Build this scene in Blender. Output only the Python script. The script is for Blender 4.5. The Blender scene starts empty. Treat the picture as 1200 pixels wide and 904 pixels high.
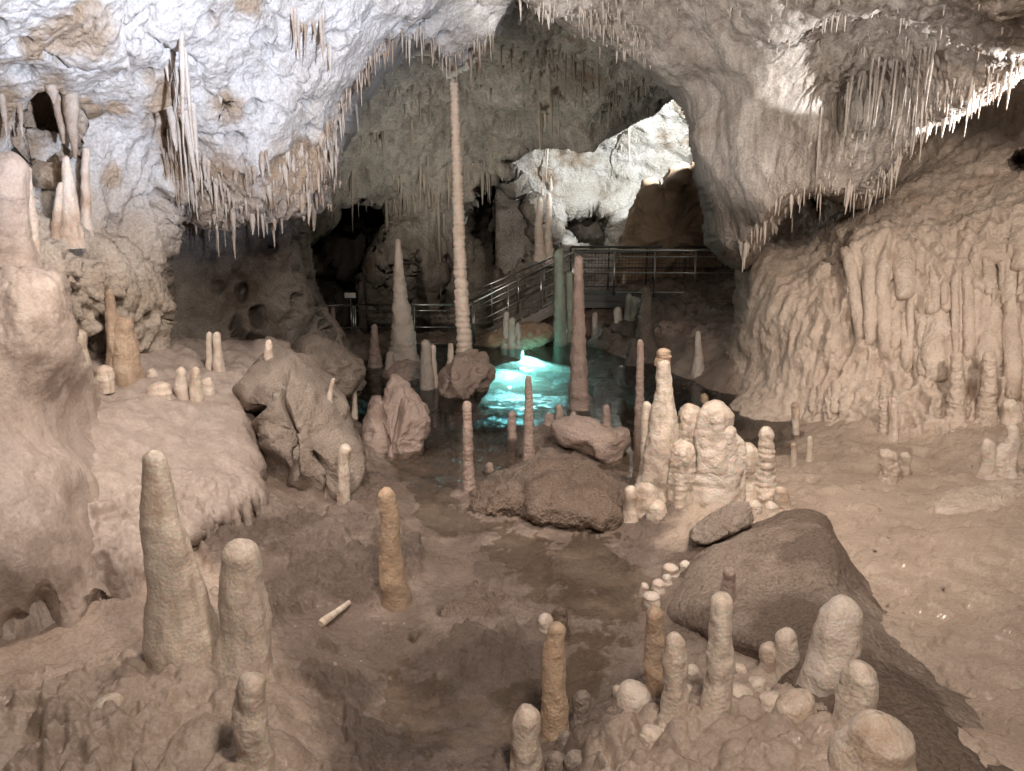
import bpy, math, random
import numpy as np
from mathutils import Vector

random.seed(7)
SC = bpy.context.scene
COL = SC.collection

# ------------------------------------------------------------------ camera
FPX, W0, H0 = 937.0, 1200.0, 904.0
PITCH = math.radians(14.0)
CAMZ = 3.7
cam_d = bpy.data.cameras.new('camera')
cam = bpy.data.objects.new('camera', cam_d); COL.objects.link(cam)
cam.location = (0, 0, CAMZ)
cam.rotation_euler = (math.radians(90) - PITCH, 0, 0)
cam_d.sensor_width = 36.0
cam_d.lens = FPX / W0 * 36.0
cam_d.clip_start = 0.05; cam_d.clip_end = 500
SC.camera = cam

# ------------------------------------------------------------------ world, exposure
wd = bpy.data.worlds.new('World'); SC.world = wd; wd.use_nodes = True
bg = wd.node_tree.nodes['Background']
bg.inputs['Color'].default_value = (1.0, 0.88, 0.79, 1)
bg.inputs['Strength'].default_value = 0.055
SC.view_settings.view_transform = 'Standard'
SC.view_settings.look = 'None'
SC.view_settings.exposure = 0.7
SC.view_settings.gamma = 1.0
SC.cycles.use_denoising = True
SC.cycles.max_bounces = 5
SC.cycles.diffuse_bounces = 2
SC.cycles.use_adaptive_sampling = True
SC.cycles.adaptive_threshold = 0.04
SC.cycles.transparent_max_bounces = 12
SC.cycles.sample_clamp_indirect = 4.0
SC.cycles.caustics_reflective = False
SC.cycles.caustics_refractive = False

# ------------------------------------------------------------------ lamps of the show cave, and added fill lights
def lamp(name, kind, loc, energy, color, target=None, size=0.2, angle=60, blend=0.5):
    d = bpy.data.lights.new(name, kind); d.energy = energy; d.color = color
    if kind == 'AREA':
        d.shape = 'DISK'; d.size = size
    else:
        d.shadow_soft_size = size
    if kind == 'SPOT' and size == 0: d.shadow_soft_size = 0.0
    if kind == 'SPOT':
        d.spot_size = math.radians(angle); d.spot_blend = blend
    o = bpy.data.objects.new(name, d); COL.objects.link(o); o.location = loc
    if target is not None:
        o.rotation_euler = (Vector(target) - Vector(loc)).to_track_quat('-Z', 'Y').to_euler()
    return o
COOL = (0.73, 0.81, 1.0); WARM = (1.0, 0.865, 0.75); NEUT = (1.0, 0.95, 0.90)
# cool flood on the path, washing the white wall and the vault
lamp('wall_floodlight', 'SPOT', (2.4, 0.6, 3.4), 7000, COOL, (-4.1, 10, 8.3), 0.12, 58, 0.9)
lamp('pillar_floodlight', 'SPOT', (-4.4, 3.6, 2.4), 2300, NEUT, (2.8, 12, 7.5), 0.08, 42, 0.35)
# added fills first, then path lamps for right wall and tall stalagmites
lamp('overhead_fill', 'SPOT', (2.2, 6.0, 6.3), 900, WARM, (2.6, 9.8, 0.0), 0.4, 88, 1.0)  # added out of view, stands in for light bounced off the ceiling
lamp('overhead_fill', 'SPOT', (-1.6, 6.0, 5.5), 600, WARM, (-3.1, 8.0, 1.2), 0.3, 100, 1.0)  # added unseen light that lifts the left ledge and block
lamp('path_or_fill_lamp', 'AREA', (1.0, 1.6, 6.0), 200, WARM, (0.3, 6.5, 0.0), 0.9)  # added soft fill for the foreground, out of view
lamp('path_or_fill_lamp', 'SPOT', (4.6, 2.6, 6.0), 1500, WARM, (6.9, 12, 3.3), 0.3, 54, 0.9)
lamp('path_or_fill_lamp', 'SPOT', (-1.6, -0.6, 5.2), 3000, WARM, (-0.8, 15.0, 3.4), 0.2, 24, 0.9)
# floodlights behind the pillar for the inner chamber
lamp('chamber_floodlight', 'SPOT', (5.2, 21.0, 5.2), 1500, (0.93, 0.97, 1.0), (2.0, 25.6, 5.0), 0.05, 86, 0.3)
lamp('chamber_uplight', 'SPOT', (-1.0, 17.5, 0.8), 460, (1.0, 0.97, 0.90), (-1.0, 20, 7), 0.3, 110, 0.8)
lamp('bridge_backlight', 'POINT', (2.5, 22.4, 0.9), 40, (0.95, 0.98, 1.0), None, 0.05)
lamp('bridge_backlight', 'POINT', (6.4, 20.8, 1.1), 80, (0.9, 0.96, 1.0), None, 0.05)
# lamps at the pool
lamp('stair_lamp', 'SPOT', (1.25, 19.0, 0.7), 650, (0.90, 1.0, 0.98), (0.3, 17.2, -0.6), 0.05, 80, 0.6)
lamp('pool_lamp', 'SPOT', (0.45, 18.5, -0.03), 150, (0.34, 0.92, 1.0), (0.4, 18.2, -0.7), 0.0, 150, 0.5)
lamp('pool_lamp', 'SPOT', (0.0, 17.6, -0.03), 110, (0.28, 0.9, 1.0), (-0.1, 17.2, -0.7), 0.0, 150, 0.5)
# lamp under the right-hand lip, grazing the icicle fringe
lamp('lip_floodlight', 'SPOT', (7.9, 9.2, 3.5), 1500, (0.97, 0.98, 1.0), (5.95, 10.5, 5.0), 0.03, 38, 0.15)

# ------------------------------------------------------------------ projection helpers
CT, ST = math.cos(PITCH), math.sin(PITCH)
def P(px, py, Y):
    """point on the ray of a photograph pixel at world distance Y"""
    px = np.asarray(px, float); py = np.asarray(py, float); Y = np.asarray(Y, float)
    a = (px - 600.0) / FPX; b = (452.0 - py) / FPX
    dy = CT + b * ST; dz = -ST + b * CT
    t = Y / dy
    return np.stack([a * t, Y + 0 * t, CAMZ + dz * t], -1)
def proj(p):
    x, y, z = p[..., 0], p[..., 1], p[..., 2] - CAMZ
    f = y * CT - z * ST; u = y * ST + z * CT
    return 600 + FPX * x / f, 452 - FPX * u / f
def slant(p):
    return float(p[1] * CT - (p[2] - CAMZ) * ST)

# ------------------------------------------------------------------ noise
_rs = np.random.RandomState(3)
_perm = _rs.permutation(256); _perm = np.concatenate([_perm, _perm, _perm])
_g = _rs.normal(size=(256, 3)); _g /= np.linalg.norm(_g, axis=1)[:, None]
def perlin(p):
    i = np.floor(p).astype(np.int64); f = p - i; i &= 255
    u = f * f * f * (f * (f * 6 - 15) + 10)
    out = 0
    for dx in (0, 1):
        wx = u[:, 0] if dx else 1 - u[:, 0]
        hx = _perm[(i[:, 0] + dx) & 255]
        for dy in (0, 1):
            wy = u[:, 1] if dy else 1 - u[:, 1]
            hy = _perm[hx + ((i[:, 1] + dy) & 255)]
            for dz in (0, 1):
                wz = u[:, 2] if dz else 1 - u[:, 2]
                g = _g[_perm[hy + ((i[:, 2] + dz) & 255)] & 255]
                d = g[:, 0] * (f[:, 0] - dx) + g[:, 1] * (f[:, 1] - dy) + g[:, 2] * (f[:, 2] - dz)
                out = out + wx * wy * wz * d
    return out
def fbm(p, oct=4, lac=2.03, gain=0.5, ridged=False):
    a, s, out = 1.0, 1.0, 0
    for k in range(oct):
        n = perlin(p * s + 17.3 * k)
        if ridged: n = 0.5 - np.abs(n) * 1.4
        out = out + a * n; a *= gain; s *= lac
    return out
def cell(p):
    """distance to the nearest random feature point (cellular)"""
    i = np.floor(p).astype(np.int64); f = p - i
    best = np.full(len(p), 9.0)
    for dx in (-1, 0, 1):
        for dy in (-1, 0, 1):
            for dz in (-1, 0, 1):
                h = _perm[_perm[_perm[(i[:, 0] + dx) & 255] + ((i[:, 1] + dy) & 255)] + ((i[:, 2] + dz) & 255)]
                o = _g[h & 255] * 0.35 + 0.5
                d = (o[:, 0] + dx - f[:, 0]) ** 2 + (o[:, 1] + dy - f[:, 1]) ** 2 + (o[:, 2] + dz - f[:, 2]) ** 2
                best = np.minimum(best, d)
    return np.sqrt(best)
def sstep(a, b, x):
    t = np.clip((x - a) / (b - a), 0, 1); return t * t * (3 - 2 * t)

class TPS:
    """smooth interpolation through scattered points"""
    def __init__(self, xy, v, scale, reg=1e-3):
        self.s = scale; xy = np.asarray(xy, float) / scale; v = np.asarray(v, float)
        n = len(v); K = self.k(xy, xy) + reg * np.eye(n)
        Q = np.c_[np.ones(n), xy]
        A = np.block([[K, Q], [Q.T, np.zeros((3, 3))]])
        self.w = np.linalg.solve(A, np.r_[v, 0, 0, 0]); self.xy = xy
    def k(self, a, b):
        r2 = ((a[:, None, :] - b[None]) ** 2).sum(-1)
        return 0.5 * r2 * np.log(r2 + 1e-9)
    def __call__(self, q):
        q = np.asarray(q, float) / self.s
        out = np.empty(len(q))
        for s in range(0, len(q), 40000):
            c = q[s:s + 40000]
            out[s:s + 40000] = self.k(c, self.xy) @ self.w[:-3] + self.w[-3] + c @ self.w[-2:]
        return out

def poly_sd(q, poly):
    """signed distance to a polygon, negative inside"""
    poly = np.asarray(poly, float); n = len(poly)
    best = np.full(len(q), 1e18); inside = np.zeros(len(q), bool)
    for k in range(n):
        a, b = poly[k], poly[(k + 1) % n]
        e = b - a; w = q - a
        t = np.clip((w @ e) / (e @ e + 1e-12), 0, 1)
        d = w - t[:, None] * e
        best = np.minimum(best, (d * d).sum(1))
        c = (a[1] > q[:, 1]) != (b[1] > q[:, 1])
        with np.errstate(divide='ignore', invalid='ignore'):
            xi = (b[0] - a[0]) * (q[:, 1] - a[1]) / (b[1] - a[1] + 1e-15) + a[0]
        inside ^= c & (q[:, 0] < xi)
    d = np.sqrt(best)
    return np.where(inside, -d, d)

# ------------------------------------------------------------------ mesh helpers
def make_mesh(name, V, F):
    me = bpy.data.meshes.new(name)
    V = np.asarray(V, np.float32); F = np.asarray(F, np.int32)
    me.vertices.add(len(V)); me.vertices.foreach_set('co', V.ravel())
    k = F.shape[1]
    me.loops.add(F.size); me.loops.foreach_set('vertex_index', F.ravel())
    me.polygons.add(len(F)); me.polygons.foreach_set('loop_start', np.arange(0, F.size, k, dtype=np.int32))
    me.polygons.foreach_set('loop_total', np.full(len(F), k, np.int32))
    me.polygons.foreach_set('use_smooth', np.ones(len(F), bool))
    me.update(calc_edges=True); me.validate()
    return me
def link(name, me, mat, parent=None, loc=(0, 0, 0)):
    o = bpy.data.objects.new(name, me); COL.objects.link(o)
    o.location = loc
    if mat and not me.materials: me.materials.append(mat)
    if parent: o.parent = parent
    return o
def tag(o, label=None, cat=None, group=None, kind=None):
    if label: o['label'] = label
    if cat: o['category'] = cat
    if group: o['group'] = group
    if kind: o['kind'] = kind
    return o
def empty(name, loc=(0, 0, 0)):
    o = bpy.data.objects.new(name, None); COL.objects.link(o); o.location = loc
    o.empty_display_size = 0.1
    return o
def grid_faces(ny, nx, wrap=False):
    i, j = np.meshgrid(np.arange(ny - 1), np.arange(nx if wrap else nx - 1), indexing='ij')
    j2 = (j + 1) % nx
    return np.stack([i * nx + j, i * nx + j2, (i + 1) * nx + j2, (i + 1) * nx + j], -1).reshape(-1, 4)
def grid_normals(V):
    du = np.gradient(V, axis=1); dv = np.gradient(V, axis=0)
    n = np.cross(du, dv); n /= np.linalg.norm(n, axis=-1, keepdims=True) + 1e-12
    return n

# ------------------------------------------------------------------ materials
def rock(name, c1, c2, stain=None, stain_lo=0.55, stain_hi=0.7, scale=1.0, rough=0.75, bump=0.35, pop=0.0,
         sss=0.0, speck=0.25, wet=0.0, drip=0.0, stain_scale=0.6, zones=()):
    m = bpy.data.materials.new(name); m.use_nodes = True
    nt = m.node_tree; N = nt.nodes; L = nt.links
    bs = N['Principled BSDF']
    geo = N.new('ShaderNodeNewGeometry')
    def noise(sc, det=5, rg=0.55, vec=None):
        n = N.new('ShaderNodeTexNoise'); n.inputs['Scale'].default_value = sc
        n.inputs['Detail'].default_value = det; n.inputs['Roughness'].default_value = rg
        L.new(vec or geo.outputs['Position'], n.inputs['Vector']); return n.outputs['Fac']
    def ramp(fac, lo, hi):
        r = N.new('ShaderNodeMapRange'); r.inputs['From Min'].default_value = lo; r.inputs['From Max'].default_value = hi
        L.new(fac, r.inputs['Value']); return r.outputs['Result']
    def mix(fac, a, b, mode='MIX'):
        x = N.new('ShaderNodeMix'); x.data_type = 'RGBA'; x.blend_type = mode
        if isinstance(fac, float): x.inputs['Factor'].default_value = fac
        else: L.new(fac, x.inputs['Factor'])
        for s, v in (('A', a), ('B', b)):
            sk = [i for i in x.inputs if i.name == s and i.type == 'RGBA'][0]
            if isinstance(v, tuple): sk.default_value = (*v, 1)
            else: L.new(v, sk)
        return [o for o in x.outputs if o.type == 'RGBA'][0]
    col = mix(ramp(noise(1.3 * scale, 5, 0.62), 0.32, 0.68), c1, c2)
    if drip > 0:
        mp = N.new('ShaderNodeMapping'); mp.inputs['Scale'].default_value = (1, 1, 0.12)
        L.new(geo.outputs['Position'], mp.inputs['Vector'])
        col = mix(ramp(noise(7 * scale, 4, 0.6, mp.outputs['Vector']), 0.42, 0.72), col, tuple(x * (1 - drip) for x in c2))
    if stain:
        col = mix(ramp(noise(stain_scale * scale, 4, 0.65), stain_lo, stain_hi), col, stain)
    for zn, za, zb in zones:
        at = N.new('ShaderNodeAttribute'); at.attribute_name = zn
        ad = N.new('ShaderNodeMath'); ad.operation = 'ADD'; L.new(at.outputs['Fac'], ad.inputs[0])
        nz = N.new('ShaderNodeMath'); nz.operation = 'MULTIPLY_ADD'; nz.inputs[1].default_value = 1.2; nz.inputs[2].default_value = -0.6
        L.new(noise(2.6, 6, 0.7), nz.inputs[0]); L.new(nz.outputs[0], ad.inputs[1])
        zc = mix(ramp(noise(1.7, 6, 0.65), 0.34, 0.66), za, zb)
        col = mix(ramp(ad.outputs[0], 0.32, 0.72), col, zc)
    da = N.new('ShaderNodeAttribute'); da.attribute_name = 'dirt'
    dn = N.new('ShaderNodeMath'); dn.operation = 'MULTIPLY'; L.new(da.outputs['Fac'], dn.inputs[0]); L.new(noise(5, 4, 0.65), dn.inputs[1])
    col = mix(ramp(dn.outputs[0], 0.22, 0.52), col, (0.27, 0.215, 0.175))
    sp = ramp(noise(34 * scale, 3, 0.75), 0.32, 0.6)
    dark = mix(sp, (1 - speck,) * 3, (1.0, 1.0, 1.0))
    col = mix(1.0, col, dark, 'MULTIPLY')
    L.new(col, bs.inputs['Base Color'])
    r0 = ramp(noise(2.2 * scale, 2), 0.35, 0.65)
    rm = N.new('ShaderNodeMapRange'); rm.inputs['To Min'].default_value = max(0.08, rough - wet); rm.inputs['To Max'].default_value = rough
    L.new(r0, rm.inputs['Value']); L.new(rm.outputs['Result'], bs.inputs['Roughness'])
    h = noise(14 * scale, 5, 0.74)
    b = N.new('ShaderNodeBump'); b.inputs['Strength'].default_value = bump; b.inputs['Distance'].default_value = 0.06 / scale
    L.new(h, b.inputs['Height'])
    last = b
    if pop > 0:
        v = N.new('ShaderNodeTexVoronoi'); v.inputs['Scale'].default_value = 16 * scale
        v.feature = 'F1'
        L.new(geo.outputs['Position'], v.inputs['Vector'])
        b2 = N.new('ShaderNodeBump'); b2.inputs['Strength'].default_value = pop; b2.inputs['Distance'].default_value = 0.035 / scale
        b2.invert = True
        L.new(v.outputs['Distance'], b2.inputs['Height']); L.new(b.outputs['Normal'], b2.inputs['Normal'])
        last = b2
    L.new(last.outputs['Normal'], bs.inputs['Normal'])
    if sss > 0:
        bs.inputs['Subsurface Weight'].default_value = sss
        bs.inputs['Subsurface Radius'].default_value = (1.0, 0.45, 0.25)
        bs.inputs['Subsurface Scale'].default_value = 0.05
    bs.inputs['Specular IOR Level'].default_value = 0.35
    return m
M = {}
M['wall_white'] = rock('wall_white', (0.74, 0.72, 0.70), (0.60, 0.55, 0.50), (0.36, 0.26, 0.18), 0.585, 0.66, 1.0, 0.7, 0.75, 0.4, speck=0.3, drip=0.15, zones=[('ochre', (0.50, 0.385, 0.28), (0.33, 0.235, 0.155)), ('lower', (0.64, 0.56, 0.48), (0.50, 0.42, 0.345))])
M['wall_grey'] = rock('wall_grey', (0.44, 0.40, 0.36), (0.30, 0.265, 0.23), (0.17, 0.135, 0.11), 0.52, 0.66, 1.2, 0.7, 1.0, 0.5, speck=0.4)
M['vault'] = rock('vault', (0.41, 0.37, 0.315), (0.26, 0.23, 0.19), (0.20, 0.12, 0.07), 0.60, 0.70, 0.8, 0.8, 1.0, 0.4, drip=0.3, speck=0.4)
M['chamber'] = rock('chamber', (0.66, 0.64, 0.60), (0.46, 0.42, 0.35), (0.26, 0.18, 0.11), 0.57, 0.68, 0.9, 0.8, 1.0, 0.7, speck=0.45)
M['pillar'] = rock('pillar', (0.56, 0.505, 0.455), (0.42, 0.36, 0.31), (0.29, 0.225, 0.18), 0.58, 0.72, 1.0, 0.65, 0.7, 0.35, drip=0.45, speck=0.35)
M['flow'] = rock('flow', (0.74, 0.63, 0.53), (0.64, 0.515, 0.42), (0.44, 0.32, 0.24), 0.60, 0.74, 1.2, 0.5, 0.6, 0.35, wet=0.25, drip=0.18, speck=0.2)
M['flow_left'] = rock('flow_left', (0.54, 0.455, 0.40), (0.43, 0.35, 0.305), (0.33, 0.26, 0.22), 0.52, 0.72, 1.0, 0.36, 0.4, 0.1, wet=0.2, speck=0.2, drip=0.12)
M['boulder'] = rock('boulder', (0.50, 0.42, 0.36), (0.37, 0.295, 0.245), (0.14, 0.105, 0.085), 0.53, 0.68, 1.6, 0.65, 1.0, 0.4, wet=0.2, speck=0.4)
M['mud_dark'] = rock('mud_dark', (0.34, 0.255, 0.20), (0.22, 0.16, 0.122), (0.40, 0.315, 0.26), 0.55, 0.7, 1.8, 0.75, 1.0, 0.9, speck=0.5, wet=0.2)
M['cream'] = rock('cream', (0.83, 0.735, 0.635), (0.74, 0.615, 0.51), (0.46, 0.32, 0.225), 0.53, 0.72, 2.2, 0.36, 0.5, 0.3, sss=0.4, wet=0.22, speck=0.2, drip=0.25)
M['white'] = rock('white', (0.78, 0.69, 0.61), (0.68, 0.57, 0.48), (0.5, 0.40, 0.31), 0.6, 0.75, 2.4, 0.36, 0.5, 0.35, sss=0.35, wet=0.2, speck=0.14)
M['orange'] = rock('orange', (0.66, 0.49, 0.35), (0.57, 0.41, 0.29), (0.36, 0.28, 0.22), 0.50, 0.7, 2.5, 0.4, 0.5, 0.35, sss=0.3, wet=0.2, speck=0.2)
M['tan'] = rock('tan', (0.62, 0.48, 0.36), (0.52, 0.385, 0.28), (0.36, 0.27, 0.20), 0.50, 0.7, 2.2, 0.4, 0.5, 0.3, sss=0.3, wet=0.2, speck=0.2, drip=0.2)
M['pink'] = rock('pink', (0.58, 0.455, 0.395), (0.46, 0.35, 0.30), (0.31, 0.22, 0.18), 0.55, 0.72, 2.2, 0.5, 0.8, 0.6, sss=0.15, wet=0.2, speck=0.3)
M['tall'] = rock('tall', (0.68, 0.61, 0.55), (0.55, 0.48, 0.42), (0.36, 0.29, 0.23), 0.58, 0.75, 2.0, 0.5, 0.8, 0.55, sss=0.15, speck=0.25)
M['green'] = rock('green', (0.42, 0.45, 0.37), (0.30, 0.34, 0.28), (0.24, 0.22, 0.17), 0.55, 0.7, 2.0, 0.6, 0.8, 0.45)
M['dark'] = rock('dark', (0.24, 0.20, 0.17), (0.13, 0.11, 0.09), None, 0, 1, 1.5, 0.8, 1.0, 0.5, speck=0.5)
M['stal'] = rock('stal', (0.64, 0.58, 0.52), (0.52, 0.45, 0.39), None, 0, 1, 2.0, 0.5, 0.5, 0.3, sss=0.1)
M['stal_white'] = rock('stal_white', (0.62, 0.56, 0.49), (0.50, 0.42, 0.35), (0.34, 0.25, 0.18), 0.48, 0.62, 2.0, 0.5, 0.6, 0.3, sss=0.1)
M['stal_brown'] = rock('stal_brown', (0.36, 0.31, 0.25), (0.26, 0.22, 0.17), None, 0, 1, 2.0, 0.7, 0.5, 0.3)
M['mound'] = rock('mound', (0.46, 0.37, 0.305), (0.36, 0.28, 0.225), (0.23, 0.172, 0.135), 0.47, 0.56, 1.2, 0.8, 1.0, 0.6, speck=0.45)
M['boulder_tan'] = rock('boulder_tan', (0.45, 0.33, 0.23), (0.32, 0.23, 0.155), (0.2, 0.14, 0.09), 0.55, 0.7, 1.6, 0.6, 0.7, 0.2)
M['floor'] = rock('floor', (0.245, 0.188, 0.155), (0.165, 0.125, 0.102), (0.34, 0.27, 0.225), 0.50, 0.62, 1.3, 0.55, 1.0, 0.2, wet=0.4, speck=0.3,
                  zones=[('sediment', (0.56, 0.45, 0.365), (0.43, 0.335, 0.265)), ('lumps', (0.48, 0.385, 0.315), (0.35, 0.27, 0.22))])
def wet_floor(m):
    N, L = m.node_tree.nodes, m.node_tree.links; bs = N['Principled BSDF']
    src = bs.inputs['Roughness'].links[0].from_socket
    at = N.new('ShaderNodeAttribute'); at.attribute_name = 'wet'
    x = N.new('ShaderNodeMath'); x.operation = 'MULTIPLY_ADD'; x.inputs[1].default_value = -0.40
    L.new(at.outputs['Fac'], x.inputs[0]); L.new(src, x.inputs[2]); L.new(x.outputs[0], bs.inputs['Roughness'])
    x.use_clamp = True
    for nm in ('sediment', 'lumps', 'wet'):
        a2 = N.new('ShaderNodeAttribute'); a2.attribute_name = nm
        for b in [n for n in N if n.type == 'BUMP']:
            mm = N.new('ShaderNodeMath'); mm.operation = 'MULTIPLY_ADD'; mm.inputs[1].default_value = -0.55
            if b.inputs['Strength'].links:
                L.new(b.inputs['Strength'].links[0].from_socket, mm.inputs[2])
            else:
                mm.inputs[2].default_value = b.inputs['Strength'].default_value
            mm.use_clamp = True
            L.new(a2.outputs['Fac'], mm.inputs[0]); L.new(mm.outputs[0], b.inputs['Strength'])
wet_floor(M['floor'])
def simple(name, col, rough, metal=0.0):
    m = bpy.data.materials.new(name); m.use_nodes = True; nt = m.node_tree
    b = nt.nodes['Principled BSDF']; b.inputs['Metallic'].default_value = metal
    n = nt.nodes.new('ShaderNodeTexNoise'); n.inputs['Scale'].default_value = 18; n.inputs['Detail'].default_value = 5
    r = nt.nodes.new('ShaderNodeValToRGB')
    r.color_ramp.elements[0].position = 0.3; r.color_ramp.elements[1].position = 0.7
    r.color_ramp.elements[0].color = (*[c * 0.7 for c in col], 1); r.color_ramp.elements[1].color = (*col, 1)
    nt.links.new(n.outputs['Fac'], r.inputs['Fac']); nt.links.new(r.outputs['Color'], b.inputs['Base Color'])
    b.inputs['Roughness'].default_value = rough
    return m
M['steel'] = simple('steel', (0.55, 0.56, 0.55), 0.3, 1.0)
M['steel_dark'] = simple('steel_dark', (0.10, 0.10, 0.10), 0.45, 0.6)
M['concrete'] = simple('concrete', (0.30, 0.28, 0.25), 0.85)
M['deck'] = simple('deck', (0.09, 0.09, 0.09), 0.7)
M['sign'] = simple('sign', (0.7, 0.7, 0.68), 0.5)
def water_mat():
    m = bpy.data.materials.new('water'); m.use_nodes = True; nt = m.node_tree; N = nt.nodes; L = nt.links
    N.remove(N['Principled BSDF']); out = N['Material Output']
    tr = N.new('ShaderNodeBsdfTransparent'); tr.inputs['Color'].default_value = (0.62, 0.86, 0.80, 1)
    geo = N.new('ShaderNodeNewGeometry')
    # water tint: turquoise in the deep basin by the stair, clear brown shallows elsewhere
    ds = N.new('ShaderNodeVectorMath'); ds.operation = 'DISTANCE'; ds.inputs[1].default_value = (0.4, 17.4, 0)
    L.new(geo.outputs['Position'], ds.inputs[0])
    dr = N.new('ShaderNodeMapRange'); dr.inputs['From Min'].default_value = 1.6; dr.inputs['From Max'].default_value = 3.6
    L.new(ds.outputs['Value'], dr.inputs['Value'])
    tm = N.new('ShaderNodeMix'); tm.data_type = 'RGBA'
    ca = [i for i in tm.inputs if i.type == 'RGBA']; ca[0].default_value = (0.60, 0.90, 0.88, 1); ca[1].default_value = (0.90, 0.875, 0.83, 1)
    L.new(dr.outputs['Result'], tm.inputs['Factor']); L.new([o for o in tm.outputs if o.type == 'RGBA'][0], tr.inputs['Color'])
    gl = N.new('ShaderNodeBsdfGlossy'); gl.inputs['Roughness'].default_value = 0.03
    fr = N.new('ShaderNodeFresnel'); fr.inputs['IOR'].default_value = 1.42
    mx = N.new('ShaderNodeMixShader')
    mp = N.new('ShaderNodeMapping'); mp.inputs['Scale'].default_value = (0.8, 3.2, 1.0)
    L.new(geo.outputs['Position'], mp.inputs['Vector'])
    n = N.new('ShaderNodeTexNoise'); n.inputs['Scale'].default_value = 2.3; n.inputs['Detail'].default_value = 2
    n.inputs['Distortion'].default_value = 0.8
    L.new(mp.outputs['Vector'], n.inputs['Vector'])
    # ripples run out from the drip by the stairs; the near shallows are still
    sx = N.new('ShaderNodeSeparateXYZ'); L.new(geo.outputs['Position'], sx.inputs[0])
    mr = N.new('ShaderNodeMapRange'); mr.inputs['From Min'].default_value = 12.5; mr.inputs['From Max'].default_value = 16.0
    mr.inputs['To Min'].default_value = 0.0; mr.inputs['To Max'].default_value = 0.55
    L.new(sx.outputs['Y'], mr.inputs['Value'])
    b = N.new('ShaderNodeBump'); b.inputs['Distance'].default_value = 0.05
    L.new(mr.outputs['Result'], b.inputs['Strength']); L.new(n.outputs['Fac'], b.inputs['Height'])
    L.new(b.outputs['Normal'], gl.inputs['Normal']); L.new(b.outputs['Normal'], fr.inputs['Normal'])
    L.new(fr.outputs['Fac'], mx.inputs['Fac']); L.new(tr.outputs[0], mx.inputs[1]); L.new(gl.outputs[0], mx.inputs[2])
    L.new(mx.outputs[0], out.inputs['Surface'])
    return m
M['water'] = water_mat()

# ------------------------------------------------------------------ rock surfaces
class Patch:
    """a rock face: smooth depth through surveyed points, optional outline that curls away behind, noise relief"""
    def __init__(self, name, box, step, ctrl, mat, relief, poly=None, w=18, R=0.8, slope=0.12, smax=30, rough_edge=4,
                 carve=(), extra=None, ext=1.0):
        x0, y0, x1, y1 = box
        nx = int((x1 - x0) / step) + 1; ny = int((y1 - y0) / step) + 1
        gx, gy = np.meshgrid(np.linspace(x0, x1, nx), np.linspace(y0, y1, ny))
        q = np.c_[gx.ravel(), gy.ravel()]
        c = np.asarray(ctrl, float)
        Y = TPS(c[:, :2], c[:, 2], 100.0)(q)
        for (cx, cy, rx, ry, dp, sharp) in carve:
            nn = fbm(np.c_[q / 34.0, np.full(len(q), cx * 0.1)], 3) * 0.5
            e = np.sqrt(((q[:, 0] - cx) / rx) ** 2 + ((q[:, 1] - cy) / ry) ** 2) + nn
            Y = Y + dp * sstep(1.0, sharp, e)
        keep = np.ones(len(q), bool)
        if poly is not None:
            s = poly_sd(q, poly)
            s = s + rough_edge * fbm(np.c_[q / 28.0, np.full(len(q), 3.1)], 4)
            e = np.clip((s + w) / w, 0, 1)
            Y = Y + R * (1 - np.sqrt(1 - np.minimum(e, 1) ** 2 * 0.999)) + slope * np.maximum(s, 0)
            keep = s < smax
        Y = np.maximum(Y, 1.0)
        V = P(q[:, 0], q[:, 1], Y)
        if extra is not None: V = extra(V, q)
        G = V.reshape(ny, nx, 3); n = grid_normals(G).reshape(-1, 3)
        view = V - np.array([0, 0, CAMZ])
        flip = (n * view).sum(1) > 0
        n[flip] *= -1
        self.n = n
        rl = relief(V, q)
        if poly is not None: rl = rl * sstep(7.0, -5.0, s)
        V = V + n * rl[:, None]
        self.V, self.box, self.nx, self.ny = V, box, nx, ny
        F = grid_faces(ny, nx)[:, ::-1]
        F = F[keep[F].all(1)]
        self.zw = V[:, 2]; self.q = q
        used = np.zeros(len(V), bool); used[F.ravel()] = True
        idx = np.cumsum(used) - 1
        self.used = used
        self.ob = tag(link(name, make_mesh(name, V[used], idx[F]), mat), kind='structure')
    def at(self, px, py):
        x0, y0, x1, y1 = self.box
        j = int(np.clip(round((px - x0) / (x1 - x0) * (self.nx - 1)), 0, self.nx - 1))
        i = int(np.clip(round((py - y0) / (y1 - y0) * (self.ny - 1)), 0, self.ny - 1))
        return self.V[i * self.nx + j].copy()
    def nat(self, px, py):
        x0, y0, x1, y1 = self.box
        j = int(np.clip(round((px - x0) / (x1 - x0) * (self.nx - 1)), 0, self.nx - 1))
        i = int(np.clip(round((py - y0) / (y1 - y0) * (self.ny - 1)), 0, self.ny - 1))
        return self.n[i * self.nx + j].copy()

def aniso(V, sx=1.0, sz=0.2):
    return V * np.array([sx, sx, sz])

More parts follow.
